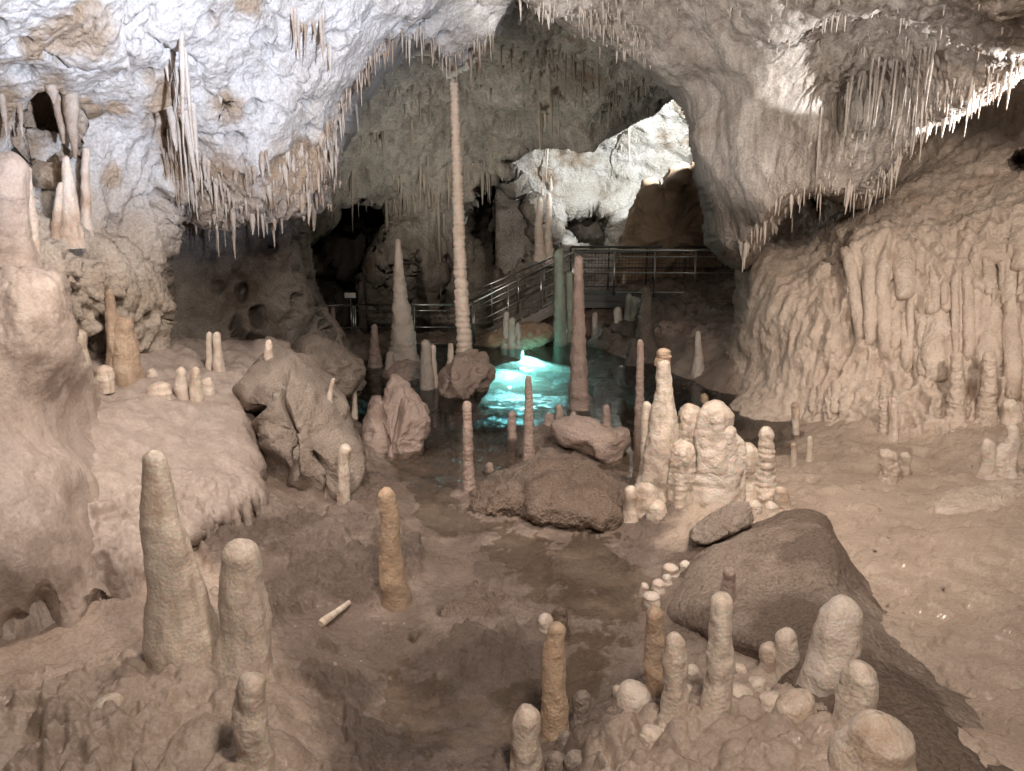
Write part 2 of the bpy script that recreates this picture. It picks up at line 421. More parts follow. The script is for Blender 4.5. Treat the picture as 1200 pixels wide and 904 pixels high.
# ---- ground: heights surveyed at pixels
GC = [  # px, py, z
    (420, 400, -0.45), (520, 400, -0.5), (620, 405, -0.55), (700, 415, -0.45), (560, 450, -0.55), (620, 450, -0.55), (470, 470, -0.4),
    (520, 480, -0.35), (600, 480, -0.3), (740, 450, -0.35), (800, 470, -0.3), (870, 490, -0.3), (900, 505, -0.2),
    (560, 510, -0.14), (520, 530, -0.14), (500, 555, -0.10), (590, 540, -0.06), (600, 520, -0.02), (640, 510, 0.06), (700, 500, 0.10), (720, 540, -0.08), (745, 545, -0.1),
    (550, 570, 0.02), (660, 560, 0.12), (520, 620, -0.02), (600, 640, -0.01), (700, 650, -0.03), (740, 680, -0.03), (690, 720, -0.03), (690, 780, -0.03), (660, 830, -0.02), (500, 800, -0.02),
    (560, 700, 0.06), (500, 750, 0.06), (600, 780, 0.03), (560, 860, -0.02), (620, 890, 0.02), (480, 890, -0.02),
    (430, 640, 0.22), (470, 650, 0.16), (400, 700, 0.10), (350, 700, 0.18), (400, 800, 0.10), (420, 860, 0.10), (350, 640, 0.25),
    (100, 800, 0.35), (200, 800, 0.38), (300, 800, 0.34), (370, 820, 0.22), (50, 890, 0.40), (200, 890, 0.42), (330, 890, 0.34), (390, 890, 0.16),
    (-150, 850, 0.5), (-100, 700, 0.6), (60, 700, 0.4),
    (680, 870, 0.16), (740, 840, 0.18), (800, 850, 0.24), (870, 840, 0.32), (950, 850, 0.36), (760, 900, 0.28), (900, 900, 0.42), (1000, 900, 0.45), (700, 830, 0.05),
    (790, 650, 0.05), (760, 620, 0.03), (790, 600, 0.10), (850, 600, 0.16), (900, 590, 0.16), (950, 560, 0.12), (900, 540, 0.05),
    (960, 520, 0.06), (1000, 560, 0.18), (1100, 560, 0.25), (1200, 560, 0.40), (1000, 500, 0.2), (1100, 500, 0.35), (1200, 500, 0.55),
    (1040, 640, 0.18), (1120, 640, 0.28), (1200, 640, 0.42), (1100, 720, 0.25), (1200, 720, 0.32), (1200, 800, 0.30), (1350, 600, 0.8), (1350, 800, 0.5),
    (880, 470, 0.05), (850, 440, 0.25), (760, 425, 0.0), (800, 420, 0.25), (860, 400, 0.6), (720, 405, 0.1), (760, 385, 0.5), (820, 375, 0.7), (700, 375, 0.4),
    (640, 375, 0.1), (590, 392, 0.1), (540, 385, -0.1), (440, 385, -0.1), (380, 400, 0.35), (370, 380, 0.5), (400, 440, 0.1), (360, 430, 0.6), (350, 400, 0.8),
    (420, 480, -0.1), (430, 540, 0.1), (410, 570, 0.15), (470, 590, 0.05), (520, 590, -0.04), (640, 680, -0.01), (620, 730, 0.04),
]
_gc = np.array([(*(lambda p: p)(P(a, b, 1.0))[[0, 2]], z) for a, b, z in GC])
_gxy = []
for a, b, z in GC:
    d = P(a, b, 1.0) - np.array([0, 0, CAMZ]); t = (z - CAMZ) / d[2]
    _gxy.append((d[0] * t, d[1] * t))
_gxy = np.array(_gxy)
# work in (bearing, log distance) so that near and far detail weigh the same
def _gmap(xy): return np.c_[xy[:, 0] / xy[:, 1] * 3.0, np.log(xy[:, 1]) * 2.2]
_gt = TPS(_gmap(_gxy), [g[2] for g in GC], 1.0, reg=2e-3)
def ground_z(xy):
    xy = np.asarray(xy, float)
    z = np.clip(_gt(_gmap(xy)), -0.7, 1.6)
    p = np.c_[xy, np.zeros(len(xy))]
    dry = sstep(-0.35, 0.25, z)
    z = z + 0.10 * dry * fbm(p * 0.9, 3) + 0.035 * fbm(p * 3.1 + 5, 4)
    return z
def ground_at(px, py):
    d = P(px, py, 1.0) - np.array([0, 0, CAMZ])
    t = np.linspace(3.0, 26.0, 900)
    q = np.array([0, 0, CAMZ]) + t[:, None] * d
    g = ground_z(q[:, :2])
    k = np.argmax(q[:, 2] < g) if (q[:, 2] < g).any() else len(t) - 1
    return q[k]
def build_ground():
    nu, nv = 620, 640
    u = np.linspace(-0.95, 0.95, nu); y = np.exp(np.linspace(math.log(2.6), math.log(27), nv))
    U, Yg = np.meshgrid(u, y)
    xy = np.c_[(U * Yg).ravel(), Yg.ravel()]
    z = ground_z(xy)
    p = np.c_[xy, np.zeros(len(xy))]
    dry = sstep(-0.05, 0.12, z)
    # muddy clods and cracks, calmer on the pale flats to the right
    pale = sstep(0.18, 0.36, xy[:, 0] / xy[:, 1])
    clod = fbm(p * 5.2, 5, ridged=True)
    crust = sstep(-0.02, 0.10, fbm(p * 0.75 + 31, 5, gain=0.6)) * (1 - pale)
    z = z + crust * dry * (0.05 + 0.11 * np.sqrt(np.maximum(0, 0.6 - cell(np.c_[xy * 7, np.zeros(len(xy)) + 1]))) + 0.03 * fbm(p * 11, 4, ridged=True))
    z = z + (0.035 * (0.3 + 0.7 * crust) - 0.012 * pale) * (0.35 + 0.65 * dry) * clod + 0.02 * (1 - 0.6 * pale) * fbm(p * 17, 5, gain=0.65)
    z = z + pale * (0.13 * fbm(p * np.array([0.8, 1.5, 1]) + 3, 4) + 0.03 * fbm(p * 4 + 3, 3, ridged=True))
    qz = (z + 0.02 * fbm(p * 2.5, 4)) / 0.055; fz = np.floor(qz)
    z = z + pale * dry * 0.75 * (0.055 * (fz + sstep(0.4, 0.62, qz - fz)) - 0.055 * qz)
    z = z + 0.0 * pale
    for hx, hy, hr, hd in ((1080, 527, 15, 0.35), (522, 717, 11, 0.16), (486, 746, 8, 0.12), (1108, 690, 5, 0.08), (552, 700, 6, 0.08), (950, 566, 10, 0.10), (905, 575, 7, 0.08)):
        c_ = ground_at(hx, hy); rw = hr * slant(c_) / FPX
        e_ = np.hypot((xy[:, 0] - c_[0]), (xy[:, 1] - c_[1]) * 0.8) / rw + 0.35 * fbm(p * 6, 2)
        z = z - hd * sstep(1.0, 0.5, e_)
    # lumps like cauliflower at the lower left and lower right
    px, py = proj(np.c_[xy, z])
    l1 = sstep(0, 60, -poly_sd(np.c_[px, py], [(-300, 770), (330, 770), (400, 840), (395, 1000), (-300, 1000)]))
    l2 = sstep(0, 40, -poly_sd(np.c_[px, py], [(660, 860), (720, 800), (800, 770), (960, 760), (1080, 1000), (640, 1000)]))
    lump = np.maximum(l1, l2); l12 = lump
    wv = 0.10 * np.c_[fbm(p * 3, 3), fbm(p * 3 + 9, 3)]
    c1 = cell(np.c_[(xy + wv) * 3.4, np.zeros(len(xy))]); c2 = cell(np.c_[(xy + wv) * 8, np.zeros(len(xy)) + 3])
    z = z + lump * (0.15 * np.sqrt(np.maximum(0, 0.62 - c1)) + 0.05 * np.sqrt(np.maximum(0, 0.6 - c2)))
    V = np.c_[xy, z]
    me = make_mesh('cave_floor', V, grid_faces(nv, nu))
    o = tag(link('cave_floor', me, M['floor']), kind='structure')
    a = me.attributes.new('wet', 'FLOAT', 'POINT'); a.data.foreach_set('value', (1 - 0.7 * l12) * np.maximum((1 - crust) * (1 - pale), pale * sstep(0.0, 0.15, fbm(p * 0.9 + 50, 4))).astype(np.float32))
    # zones: mud in the middle, pale sediment to the right, cream calcite at the two near corners
    fx, fy = proj(V); qq = np.c_[fx, fy]
    s_r = poly_sd(qq, [(765, 640), (790, 600), (800, 570), (870, 520), (930, 530), (880, 480), (860, 440), (1000, 380), (1700, 380), (1700, 1200), (1000, 1200), (900, 640)])
    s_l = np.minimum(poly_sd(qq, [(-700, 560), (180, 560), (330, 760), (380, 850), (390, 1400), (-700, 1400)]),
                     poly_sd(qq, [(690, 870), (730, 815), (800, 775), (980, 740), (1100, 1400), (640, 1400)]))
    s_l = np.minimum(s_l, poly_sd(qq, [(560, 404), (680, 404), (690, 450), (640, 470), (565, 470)]))  # pool floor paled in colour to strengthen the turquoise glow
    for nm, sd in (('sediment', s_r), ('lumps', s_l)):
        a = me.attributes.new(nm, 'FLOAT', 'POINT'); a.data.foreach_set('value', np.clip(0.5 - sd / 60.0, 0, 1).astype(np.float32))
    return o
ground = build_ground()

# water: one level sheet; the floor rises through it where it is dry
def build_water():
    xs = [-4.5, 6.5]; ys = [3.6, 22.0]
    V = [(xs[0], ys[0], 0), (xs[1], ys[0], 0), (xs[1], ys[1], 0), (xs[0], ys[1], 0)]
    return tag(link('water', make_mesh('water', V, [(0, 1, 2, 3)]), M['water']), kind='structure')
water = build_water()

# ---- rear vault
def rel_vault(V, q):
    r = 0.95 * fbm(V * 0.36, 4) + 0.16 * fbm(aniso(V, 2.4, 0.7), 4, ridged=True) + 0.10 * fbm(aniso(V, 5, 0.5), 3)
    return r + 0.05 * fbm(V * 7, 3)
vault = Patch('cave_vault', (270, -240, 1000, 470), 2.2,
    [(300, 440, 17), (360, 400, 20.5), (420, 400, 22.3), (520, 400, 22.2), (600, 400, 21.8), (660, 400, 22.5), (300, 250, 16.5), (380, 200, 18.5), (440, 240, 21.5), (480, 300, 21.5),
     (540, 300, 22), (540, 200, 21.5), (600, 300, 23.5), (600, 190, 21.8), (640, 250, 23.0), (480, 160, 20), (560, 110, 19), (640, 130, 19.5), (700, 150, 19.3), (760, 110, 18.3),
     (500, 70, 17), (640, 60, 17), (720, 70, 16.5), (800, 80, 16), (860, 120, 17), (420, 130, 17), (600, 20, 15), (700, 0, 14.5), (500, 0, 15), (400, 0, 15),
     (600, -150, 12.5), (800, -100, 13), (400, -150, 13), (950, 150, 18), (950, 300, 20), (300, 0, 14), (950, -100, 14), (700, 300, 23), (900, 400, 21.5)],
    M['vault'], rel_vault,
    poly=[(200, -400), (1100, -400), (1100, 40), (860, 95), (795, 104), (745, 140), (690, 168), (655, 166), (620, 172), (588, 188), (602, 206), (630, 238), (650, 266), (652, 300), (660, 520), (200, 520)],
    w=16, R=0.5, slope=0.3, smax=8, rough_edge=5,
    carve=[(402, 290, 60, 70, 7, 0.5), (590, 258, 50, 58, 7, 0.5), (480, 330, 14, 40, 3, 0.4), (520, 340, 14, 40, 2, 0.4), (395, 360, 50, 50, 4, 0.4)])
# ---- inner chamber, lit white
def rel_chamber(V, q):
    return 0.5 * fbm(V * 0.5 + 9, 4) + 0.22 * fbm(V * 1.7, 4, ridged=True) + 0.10 * fbm(V * 5, 3)
chamber = Patch('inner_chamber', (580, 40, 960, 430), 2.2,
    [(560, 60, 23), (700, 60, 22.5), (850, 60, 22), (950, 60, 21), (600, 200, 25), (700, 180, 25.8), (780, 170, 25.5), (850, 200, 26), (950, 200, 24), (640, 260, 24.8), (700, 250, 25.8), (715, 225, 26.0), (728, 262, 25.0),
     (760, 270, 25.6), (782, 232, 26.0), (812, 205, 26.2), (820, 260, 27.5), (850, 270, 28), (700, 310, 25), (760, 320, 24.4), (820, 330, 24.4), (900, 320, 24.5), (600, 400, 24), (700, 380, 24), (850, 400, 23.5), (950, 400, 23)],
    M['chamber'], rel_chamber, carve=[(690, 268, 40, 26, 3.5, 0.5), (655, 275, 10, 22, 2, 0.4)])
# ---- left recess wall with solution holes
def rel_recess(V, q):
    c = cell(V * 2.1 + 0.4 * np.c_[fbm(V * 2, 2), fbm(V * 2 + 7, 2), fbm(V * 2 + 13, 2)])
    mask = sstep(220, 280, q[:, 0])
    return 0.25 * fbm(V * 0.9, 4) - mask * 0.5 * sstep(0.42, 0.12, c) + 0.07 * fbm(V * 4.5, 4)
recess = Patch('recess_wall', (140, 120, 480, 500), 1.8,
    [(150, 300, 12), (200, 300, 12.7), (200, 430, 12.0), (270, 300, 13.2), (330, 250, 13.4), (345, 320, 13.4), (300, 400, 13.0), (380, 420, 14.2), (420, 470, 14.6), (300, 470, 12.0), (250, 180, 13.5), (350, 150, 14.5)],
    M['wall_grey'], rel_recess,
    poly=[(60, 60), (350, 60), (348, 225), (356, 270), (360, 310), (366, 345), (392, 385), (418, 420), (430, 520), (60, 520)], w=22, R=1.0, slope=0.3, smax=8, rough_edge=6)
# ---- left white wall and roof
def rel_white(V, q):
    c = cell(V * 1.6 + 3)
    r = 0.50 * fbm(V * 0.45 + 2, 3) + 0.07 * fbm(V * 2.2, 4) + 0.035 * fbm(V * 7, 4, gain=0.65) - 0.10 * sstep(0.035, 0.0, np.abs(fbm(V * np.array([0.7, 0.7, 0.5]) + 20, 4)))
    low = sstep(120, 230, q[:, 1] - 0.15 * np.abs(q[:, 0] - 260))
    r = r + 0.22 * low * fbm(aniso(V, 4.5, 0.5), 4, ridged=True)
    return r - 0.35 * sstep(0.28, 0.12, c)
white = Patch('left_wall', (-260, -260, 700, 460), 2.2,
    [(-200, 400, 6.5), (-200, 100, 6.3), (-200, -200, 5.2), (0, 330, 7.7), (60, 310, 8.2), (110, 320, 8.8), (20, 285, 8.1), (90, 280, 8.9), (0, 200, 8.5), (0, 100, 8.3), (0, 0, 7.4), (0, -200, 5.5), (90, 250, 9.2), (80, 400, 9.5), (180, 410, 10.3), (180, 280, 10.4),
     (120, 130, 9.2), (200, 170, 10.2), (250, 80, 9.7), (250, 0, 9.0), (250, -200, 7), (330, 200, 11.3), (300, 130, 10.4), (390, 170, 12.3), (420, 100, 12.0), (400, 20, 10.8), (460, 50, 12), (470, 0, 11.6),
     (540, 60, 14), (560, 10, 13), (600, -30, 12), (450, -200, 8.5), (640, -200, 9.5), (330, 250, 11.8), (250, 260, 11.2), (200, 260, 10.6)],
    M['wall_white'], rel_white,
    poly=[(-500, -500), (900, -500), (640, -60), (606, 8), (575, 45), (545, 78), (528, 86), (505, 60), (474, 62), (452, 84), (420, 122), (404, 165), (392, 198), (366, 232), (340, 240), (300, 228), (262, 250), (228, 238), (196, 232), (186, 300), (190, 350), (186, 420), (200, 600), (-500, 600)],
    w=16, R=0.7, slope=0.35, smax=8, rough_edge=6,
    carve=[(62, 135, 20, 34, 0.7, 0.4), (108, 372, 14, 16, 0.8, 0.4), (85, 380, 10, 12, 0.7, 0.4), (265, 122, 15, 12, 0.4, 0.4)])
_a = white.ob.data.attributes.new('lower', 'FLOAT', 'POINT'); _a.data.foreach_set('value', np.clip((4.3 - white.zw[white.used]) / 1.6, 0, 0.95).astype(np.float32))
_q = white.q; _o = np.zeros(len(_q))
for (cx, cy, rx, ry) in ((75, 18, 36, 30), (30, 32, 16, 22), (292, 4, 16, 12), (265, 122, 20, 14), (140, 130, 11, 9), (192, 128, 20, 34), (62, 135, 20, 44), (10, 135, 16, 30), (210, 180, 16, 50), (130, 205, 10, 16), (250, 210, 40, 36), (340, 190, 40, 30)):
    _o = np.maximum(_o, np.clip(1.15 - 0.55 * np.hypot((_q[:, 0] - cx) / rx, (_q[:, 1] - cy) / ry), 0, 0.8))
_a = white.ob.data.attributes.new('ochre', 'FLOAT', 'POINT'); _a.data.foreach_set('value', _o[white.used].astype(np.float32))
# ---- right pillar, roof and lip
def rel_pillar(V, q):
    r = 0.40 * fbm(V * 0.55 + 4, 4) + 0.08 * fbm(aniso(V, 2.4, 0.35), 3) + 0.03 * fbm(V * 6, 3)
    return r + (0.03 + 0.06 * sstep(880, 960, q[:, 0])) * fbm(aniso(V, 7.5, 0.45), 4, ridged=True)
pillar = Patch('right_pillar', (560, -260, 1440, 380), 2.2,
    [(620, 0, 12.6), (700, 30, 12.8), (760, 60, 13.0), (790, 110, 13.4), (800, 0, 11.8), (860, 80, 11.9), (860, 200, 12.0), (830, 250, 12.9), (850, 290, 12.6), (900, 240, 11.6), (930, 150, 11.9), (920, 40, 10.9),
     (980, 100, 12.6), (1010, 170, 12.4), (960, 200, 12.3), (1060, 130, 11.8), (1100, 60, 10.5), (1040, 200, 11.4), (1100, 140, 10.9), (1000, 10, 10.4), (1200, 0, 8.6), (1200, 70, 9.8), (1350, 20, 8.4), (1350, -200, 6.0),
     (900, -200, 8.2), (1100, -200, 7.2), (700, -200, 9.5), (600, -200, 9.6), (910, 285, 11.9), (940, 250, 11.8)],
    M['pillar'], rel_pillar,
    poly=[(480, -500), (1700, -500), (1700, -20), (1300, 40), (1200, 88), (1140, 118), (1085, 158), (1040, 222), (1010, 240), (985, 232), (960, 222), (935, 234), (905, 262), (884, 300), (872, 312), (845, 300), (832, 285), (826, 240), (818, 190), (812, 150), (795, 112), (768, 84), (720, 58), (672, 34), (640, 14), (600, -30), (540, -120)],
    w=14, R=0.6, slope=0.4, smax=8, rough_edge=5)
# ---- right flowstone wall
def rel_flow(V, q):
    t = np.sin(V[:, 2] * 7 + 3 * fbm(V * 0.8, 2))
    r = 0.30 * fbm(V * 0.6 + 1, 3) + 0.06 * fbm(V * 3, 4)
    lo = sstep(225, 310, q[:, 1]) * sstep(930, 990, q[:, 0])
    r = r + 0.07 * (0.4 + 0.6 * lo) * fbm(aniso(V, 8.5, 0.5) + 0.8 * np.c_[fbm(V * 1.2, 2), fbm(V * 1.2 + 5, 2), fbm(V, 2)], 3, ridged=True)
    r = r + lo * (0.34 * fbm(aniso(V, 3.4, 0.25), 4, ridged=True) + 0.05 * t) + (1 - lo) * 0.10 * fbm(aniso(V, 4, 1.6), 4, ridged=True)
    return r
flow = Patch('flowstone_wall', (800, 60, 1480, 580), 2.0,
    [(850, 500, 13.3), (880, 470, 13.2), (850, 430, 15.2), (940, 500, 12.5), (1000, 510, 11.7), (1100, 520, 11.0), (1200, 540, 10.3), (1350, 540, 9.5), (960, 440, 12.7), (920, 380, 13.4), (880, 400, 14.2),
     (1000, 400, 12.6), (1000, 330, 13.0), (1100, 420, 11.8), (1100, 330, 12.3), (1200, 420, 11.2), (1200, 320, 11.8), (1200, 240, 12.4), (1100, 250, 13.2), (1000, 270, 13.8), (900, 310, 14.6), (940, 250, 17.5), (1000, 220, 16.5),
     (1080, 190, 15), (1200, 150, 14.0), (1350, 150, 12), (1350, 350, 10.3), (860, 330, 15.5), (1000, 120, 16.5), (1200, 80, 14), (1450, 300, 9.5)],
    M['flow'], rel_flow,
    poly=[(872, 300), (900, 40), (1700, 40), (1700, 640), (830, 640), (838, 500), (850, 470), (846, 420), (862, 385), (868, 340)], w=20, R=1.0, slope=0.35, smax=8, rough_edge=5,
    carve=[(960, 238, 22, 16, 3, 0.4), (1197, 190, 14, 12, 2, 0.4)])
# ---- left flowstone mass: ledge and near block
def rel_ledge(V, q):
    r = 0.16 * fbm(V * 0.9, 3) + 0.03 * fbm(V * 4, 3)
    up = sstep(480, 440, q[:, 1])
    c = cell(V * 3.2)
    r = r + up * 0.10 * np.sqrt(np.maximum(0, 0.6 - c))
    lo = sstep(520, 600, q[:, 1])
    return r + lo * 0.14 * fbm(aniso(V, 4, 0.5), 3, ridged=True) + 0.06 * fbm(aniso(V, 2.4, 0.6), 3)
ledge = Patch('flowstone_ledge', (-160, 370, 360, 830), 1.8,
    [(60, 400, 9.6), (100, 415, 9.6), (180, 408, 10.5), (260, 405, 11.2), (320, 405, 11.4), (110, 450, 8.7), (180, 450, 9.0), (250, 450, 9.5), (290, 470, 9.2), (150, 500, 7.8), (220, 500, 8.3), (290, 530, 8.2), (150, 580, 6.9),
     (220, 580, 7.3), (290, 590, 7.6), (180, 660, 6.3), (240, 650, 6.8), (260, 720, 6.6), (200, 740, 6.2), (120, 740, 5.9), (220, 790, 5.6), (0, 500, 7.0), (60, 560, 6.6), (0, 650, 5.6), (0, 780, 5.3), (-150, 600, 5.5), (-150, 420, 7.5), (-150, 780, 5.0)],
    M['flow_left'], rel_ledge,
    poly=[(-300, 350), (60, 385), (180, 401), (338, 404), (322, 440), (302, 480), (310, 530), (311, 575), (308, 598), (288, 606), (264, 616), (242, 622), (226, 642), (220, 700), (214, 900), (-300, 900)], w=20, R=0.6, slope=0.15, smax=7, rough_edge=7)
def rel_block(V, q):
    return 0.15 * fbm(V * 1.0 + 6, 3) + 0.04 * fbm(aniso(V, 5, 1.5), 4)
block = Patch('flowstone_block', (-200, 290, 230, 820), 1.8,
    [(-150, 330, 6.0), (0, 335, 6.3), (70, 335, 6.6), (-150, 500, 5.0), (0, 430, 6.0), (80, 430, 6.7), (40, 550, 5.9), (122, 470, 8.3), (140, 530, 7.8), (100, 550, 6.5), (0, 650, 5.2), (100, 660, 5.8), (152, 600, 7.15), (168, 660, 6.75), (60, 740, 5.5), (150, 740, 5.9), (0, 780, 5.3), (-150, 780, 4.6), (200, 700, 6.5)],
    M['flow_left'], rel_block,
    poly=[(-400, 330), (-20, 318), (40, 316), (72, 324), (80, 350), (84, 390), (97, 430), (122, 470), (140, 530), (150, 600), (165, 660), (196, 700), (180, 735), (140, 752), (80, 786), (66, 764), (60, 736), (52, 706), (44, 712), (46, 742), (34, 772), (4, 790), (-400, 900)],
    w=22, R=0.35, slope=0.12, smax=8, rough_edge=9, carve=[(118, 738, 34, 40, 0.7, 0.3), (20, 745, 26, 30, 0.5, 0.3)])

# ------------------------------------------------------------------ free-standing rocks: closed bodies swept from an outline
def chaikin(p, k=2):
    p = np.asarray(p, float)
    for _ in range(k):
        n = np.roll(p, -1, 0); p = np.stack([0.75 * p + 0.25 * n, 0.25 * p + 0.75 * n], 1).reshape(-1, 2)
    return p
SURF = {}
def body(name, poly, centre, Y, T, mat, label, cat, relief=0.1, freq=2.0, tilt=0.0, ridged=0.0, cracks=0.0, group=None, nang=220, nr=46, back=0.9, parent=None, sm=2, pits=0, facets=0, grooves=()):
    b = chaikin(poly, sm); c = np.asarray(centre, float)
    seg = np.r_[0, np.cumsum(np.linalg.norm(np.diff(np.r_[b, b[:1]], axis=0), axis=1))]
    s = np.linspace(0, seg[-1], nang, endpoint=False); bb = np.r_[b, b[:1]]
    bx = np.interp(s, seg, bb[:, 0]); by = np.interp(s, seg, bb[:, 1])
    th = np.linspace(0.0, math.pi, nr)          # front pole .. back pole
    rho = np.sin(th); dep = -np.cos(th)
    px = c[0] + rho[:, None] * (bx - c[0])[None]; py = c[1] + rho[:, None] * (by - c[1])[None]
    dd = np.where(dep < 0, dep * T, dep * T * back)[:, None]
    Yy = Y + dd + tilt * (c[1] - py) * 0.01
    V = P(px.ravel(), py.ravel(), Yy.ravel())
    G = np.concatenate([V.reshape(nr, nang, 3), V.reshape(nr, nang, 3)[:, :1]], 1)
    n = grid_normals(G)[:, :-1].reshape(-1, 3)
    ctr = V.mean(0); n[((V - ctr) * n).sum(1) < 0] *= -1
    if facets:
        rs = np.random.RandomState(facets); ext = np.ptp(V, axis=0) / 2
        for _ in range(facets):
            u = rs.normal(size=3); u[1] -= 0.6; u[2] += 0.3; u /= np.linalg.norm(u)
            pr = (V - ctr) @ u; hh = pr.max() * rs.uniform(0.70, 0.9)
            V = V - np.maximum(pr - hh, 0)[:, None] * u * 0.92
    d = relief * fbm(V * freq, 5)
    for gpts, gw, gd in grooves:
        g = np.asarray(gpts, float); qq = np.c_[px.ravel(), py.ravel()]
        best = np.full(len(qq), 1e9)
        for a, b_ in zip(g[:-1], g[1:]):
            e = b_ - a; t = np.clip(((qq - a) @ e) / (e @ e), 0, 1); best = np.minimum(best, np.linalg.norm(qq - a - t[:, None] * e, axis=1))
        front = np.repeat(dep < 0.2, nang)
        d = d - gd * sstep(gw, 0, best + 2.5 * fbm(np.c_[qq / 12, qq[:, :1] * 0], 2)) * front
    if ridged: d = d + ridged * fbm(V * freq * 2.2 + 4, 4, ridged=True)
    if cracks: d = d - cracks * sstep(0.10, 0.0, np.abs(fbm(V * freq * 0.9 + 8, 3)))
    if pits: d = d - pits * sstep(0.35, 0.1, cell(V * freq * 2.5))
    nn = n.reshape(nr, nang, 3); nn[0] = nn[2].mean(0); nn[1] = nn[2] * 0.5 + nn[0] * 0.5; nn[-1] = nn[-3].mean(0)
    nn /= np.linalg.norm(nn, axis=-1, keepdims=True) + 1e-9
    n = nn.reshape(-1, 3)
    V = V + n * d[:, None]
    base = np.array([ctr[0], ctr[1], V[:, 2].min()])
    SURF[name] = V
    o = link(name, make_mesh(name, V - base, grid_faces(nr, nang, True)), mat, parent, base)
    if label: tag(o, label, cat, group)
    return o
def surf_at(name, px, py):
    V = SURF[name]; x, y = proj(V); m_ = np.hypot(x - px, y - py) < 7
    if not m_.any(): m_ = np.hypot(x - px, y - py) < 25
    c = V[m_]; return c[np.argmin(c[:, 1])]
gY = lambda px, py: float(ground_at(px, py)[1])

body('boulder', [(262, 452), (300, 414), (328, 404), (352, 412), (392, 446), (416, 478), (424, 530), (420, 572), (402, 592), (380, 606), (352, 592), (334, 566), (322, 606), (308, 640), (296, 600), (304, 540), (296, 490)],
     (350, 500), 9.6, 1.3, M['boulder'], 'large cracked grey boulder at the right end of the flowstone ledge', 'boulder', 0.15, 1.5, 0.6, 0.06, 0.0, facets=16, pits=0.03, grooves=[([(285, 500), (312, 470), (336, 436)], 8, 0.28), ([(338, 440), (346, 500), (342, 560)], 6, 0.3), ([(396, 560), (380, 590)], 9, 0.3), ([(372, 540), (400, 560)], 8, 0.25)])
body('rock_fin', [(424, 600), (424, 540), (428, 500), (434, 474), (442, 464), (450, 474), (456, 452), (468, 434), (478, 448), (488, 466), (500, 478), (499, 500), (490, 516), (492, 532), (476, 545), (470, 590), (450, 620)],
     (458, 520), 11.3, 0.5, M['pink'], 'pinkish pointed rock fin with ragged peak beside the boulder, at the pool edge', 'rock', 0.10, 2.4, 0.5, 0.07, 0.0, sm=1, facets=9, grooves=[([(446, 480), (452, 520), (444, 560)], 6, 0.25), ([(470, 470), (462, 520), (470, 560)], 5, 0.15)])
body('rock_mound', [(496, 486), (506, 466), (518, 448), (528, 428), (540, 414), (552, 412), (560, 420), (570, 416), (576, 434), (570, 452), (562, 466), (556, 484), (530, 492), (508, 494)],
     (540, 455), 14.6, 0.7, M['pink'], 'pinkish brown rock mound in the pool carrying the tallest stalagmite', 'rock', 0.24, 1.5, 0.3, 0.06, 0.0, pits=0.08, facets=6, sm=1)
body('rock_mound', [(448, 450), (452, 432), (462, 424), (484, 424), (496, 434), (504, 452), (490, 462), (462, 462)],
     (476, 444), 15.9, 0.6, M['pink'], 'low rock base in the pool under the thick pointed stalagmite', 'rock', 0.16, 2.0, 0.3, 0.10)
body('mud_mound', [(596, 560), (620, 545), (660, 540), (700, 552), (728, 566), (738, 590), (730, 612), (706, 628), (680, 630), (662, 640), (648, 645), (644, 626), (620, 618), (598, 600)],
     (670, 592), 8.95, 0.75, M['mud_dark'], 'rough dark mud mound with smooth pinkish right flank in the middle of the floor', 'mound', 0.14, 2.2, 1.6, 0.05, 0.02, facets=5)
body('overhanging_rock', [(642, 498), (660, 490), (690, 490), (716, 506), (736, 502), (738, 520), (726, 534), (722, 552), (706, 552), (700, 538), (676, 528), (656, 524)],
     (694, 514), 10.9, 0.5, M['pink'], 'flat pinkish rock shelf overhanging a dark gap beside the puddle', 'rock', 0.06, 3, 0.5, 0.03)
body('mud_heap', [(548, 590), (566, 572), (596, 566), (624, 572), (636, 590), (620, 606), (580, 610), (552, 604)],
     (594, 590), 9.2, 0.6, M['mud_dark'], 'low crumbly mud heap left of the dark mud mound', 'mound', 0.08, 3, 1.4, 0.10)
body('mud_bank', [(398, 640), (412, 612), (440, 606), (474, 616), (498, 640), (512, 668), (500, 690), (470, 702), (430, 700), (404, 680)],
     (455, 656), 7.9, 0.7, M['mud_dark'], 'dark crumbly mud bank around the foot of the lone orange stalagmite', 'mound', 0.10, 2.6, 1.6, 0.10, 0.04)
body('mud_heap', [(500, 712), (530, 690), (566, 684), (606, 700), (612, 720), (590, 736), (560, 744), (520, 738)],
     (556, 716), 6.75, 0.45, M['mud_dark'], 'low lumpy mud patch with a small dark hole in the centre foreground', 'mound', 0.05, 4, 1.4, 0.06)
body('grey_mound', [(776, 720), (792, 680), (840, 640), (900, 610), (942, 598), (962, 604), (984, 640), (1010, 676), (1060, 724), (1110, 766), (1160, 806), (1215, 840), (1290, 900), (1300, 1010), (1100, 1030), (960, 1000), (900, 860), (860, 780), (800, 745)],
     (985, 780), 6.2, 1.25, M['mound'], 'big grey mud ridge sloping to the lower right corner', 'mound', 0.13, 1.2, 0.95, 0.025, 0.0)
body('broken_rock', [(806, 628), (826, 606), (858, 592), (882, 588), (884, 612), (872, 622), (846, 630), (820, 640)],
     (848, 614), 7.7, 0.35, M['boulder'], 'small angular broken rock slab leaning at the top of the grey mud ridge', 'rock', 0.03, 4, 0.8, 0.02, 0.02, sm=1, facets=10)
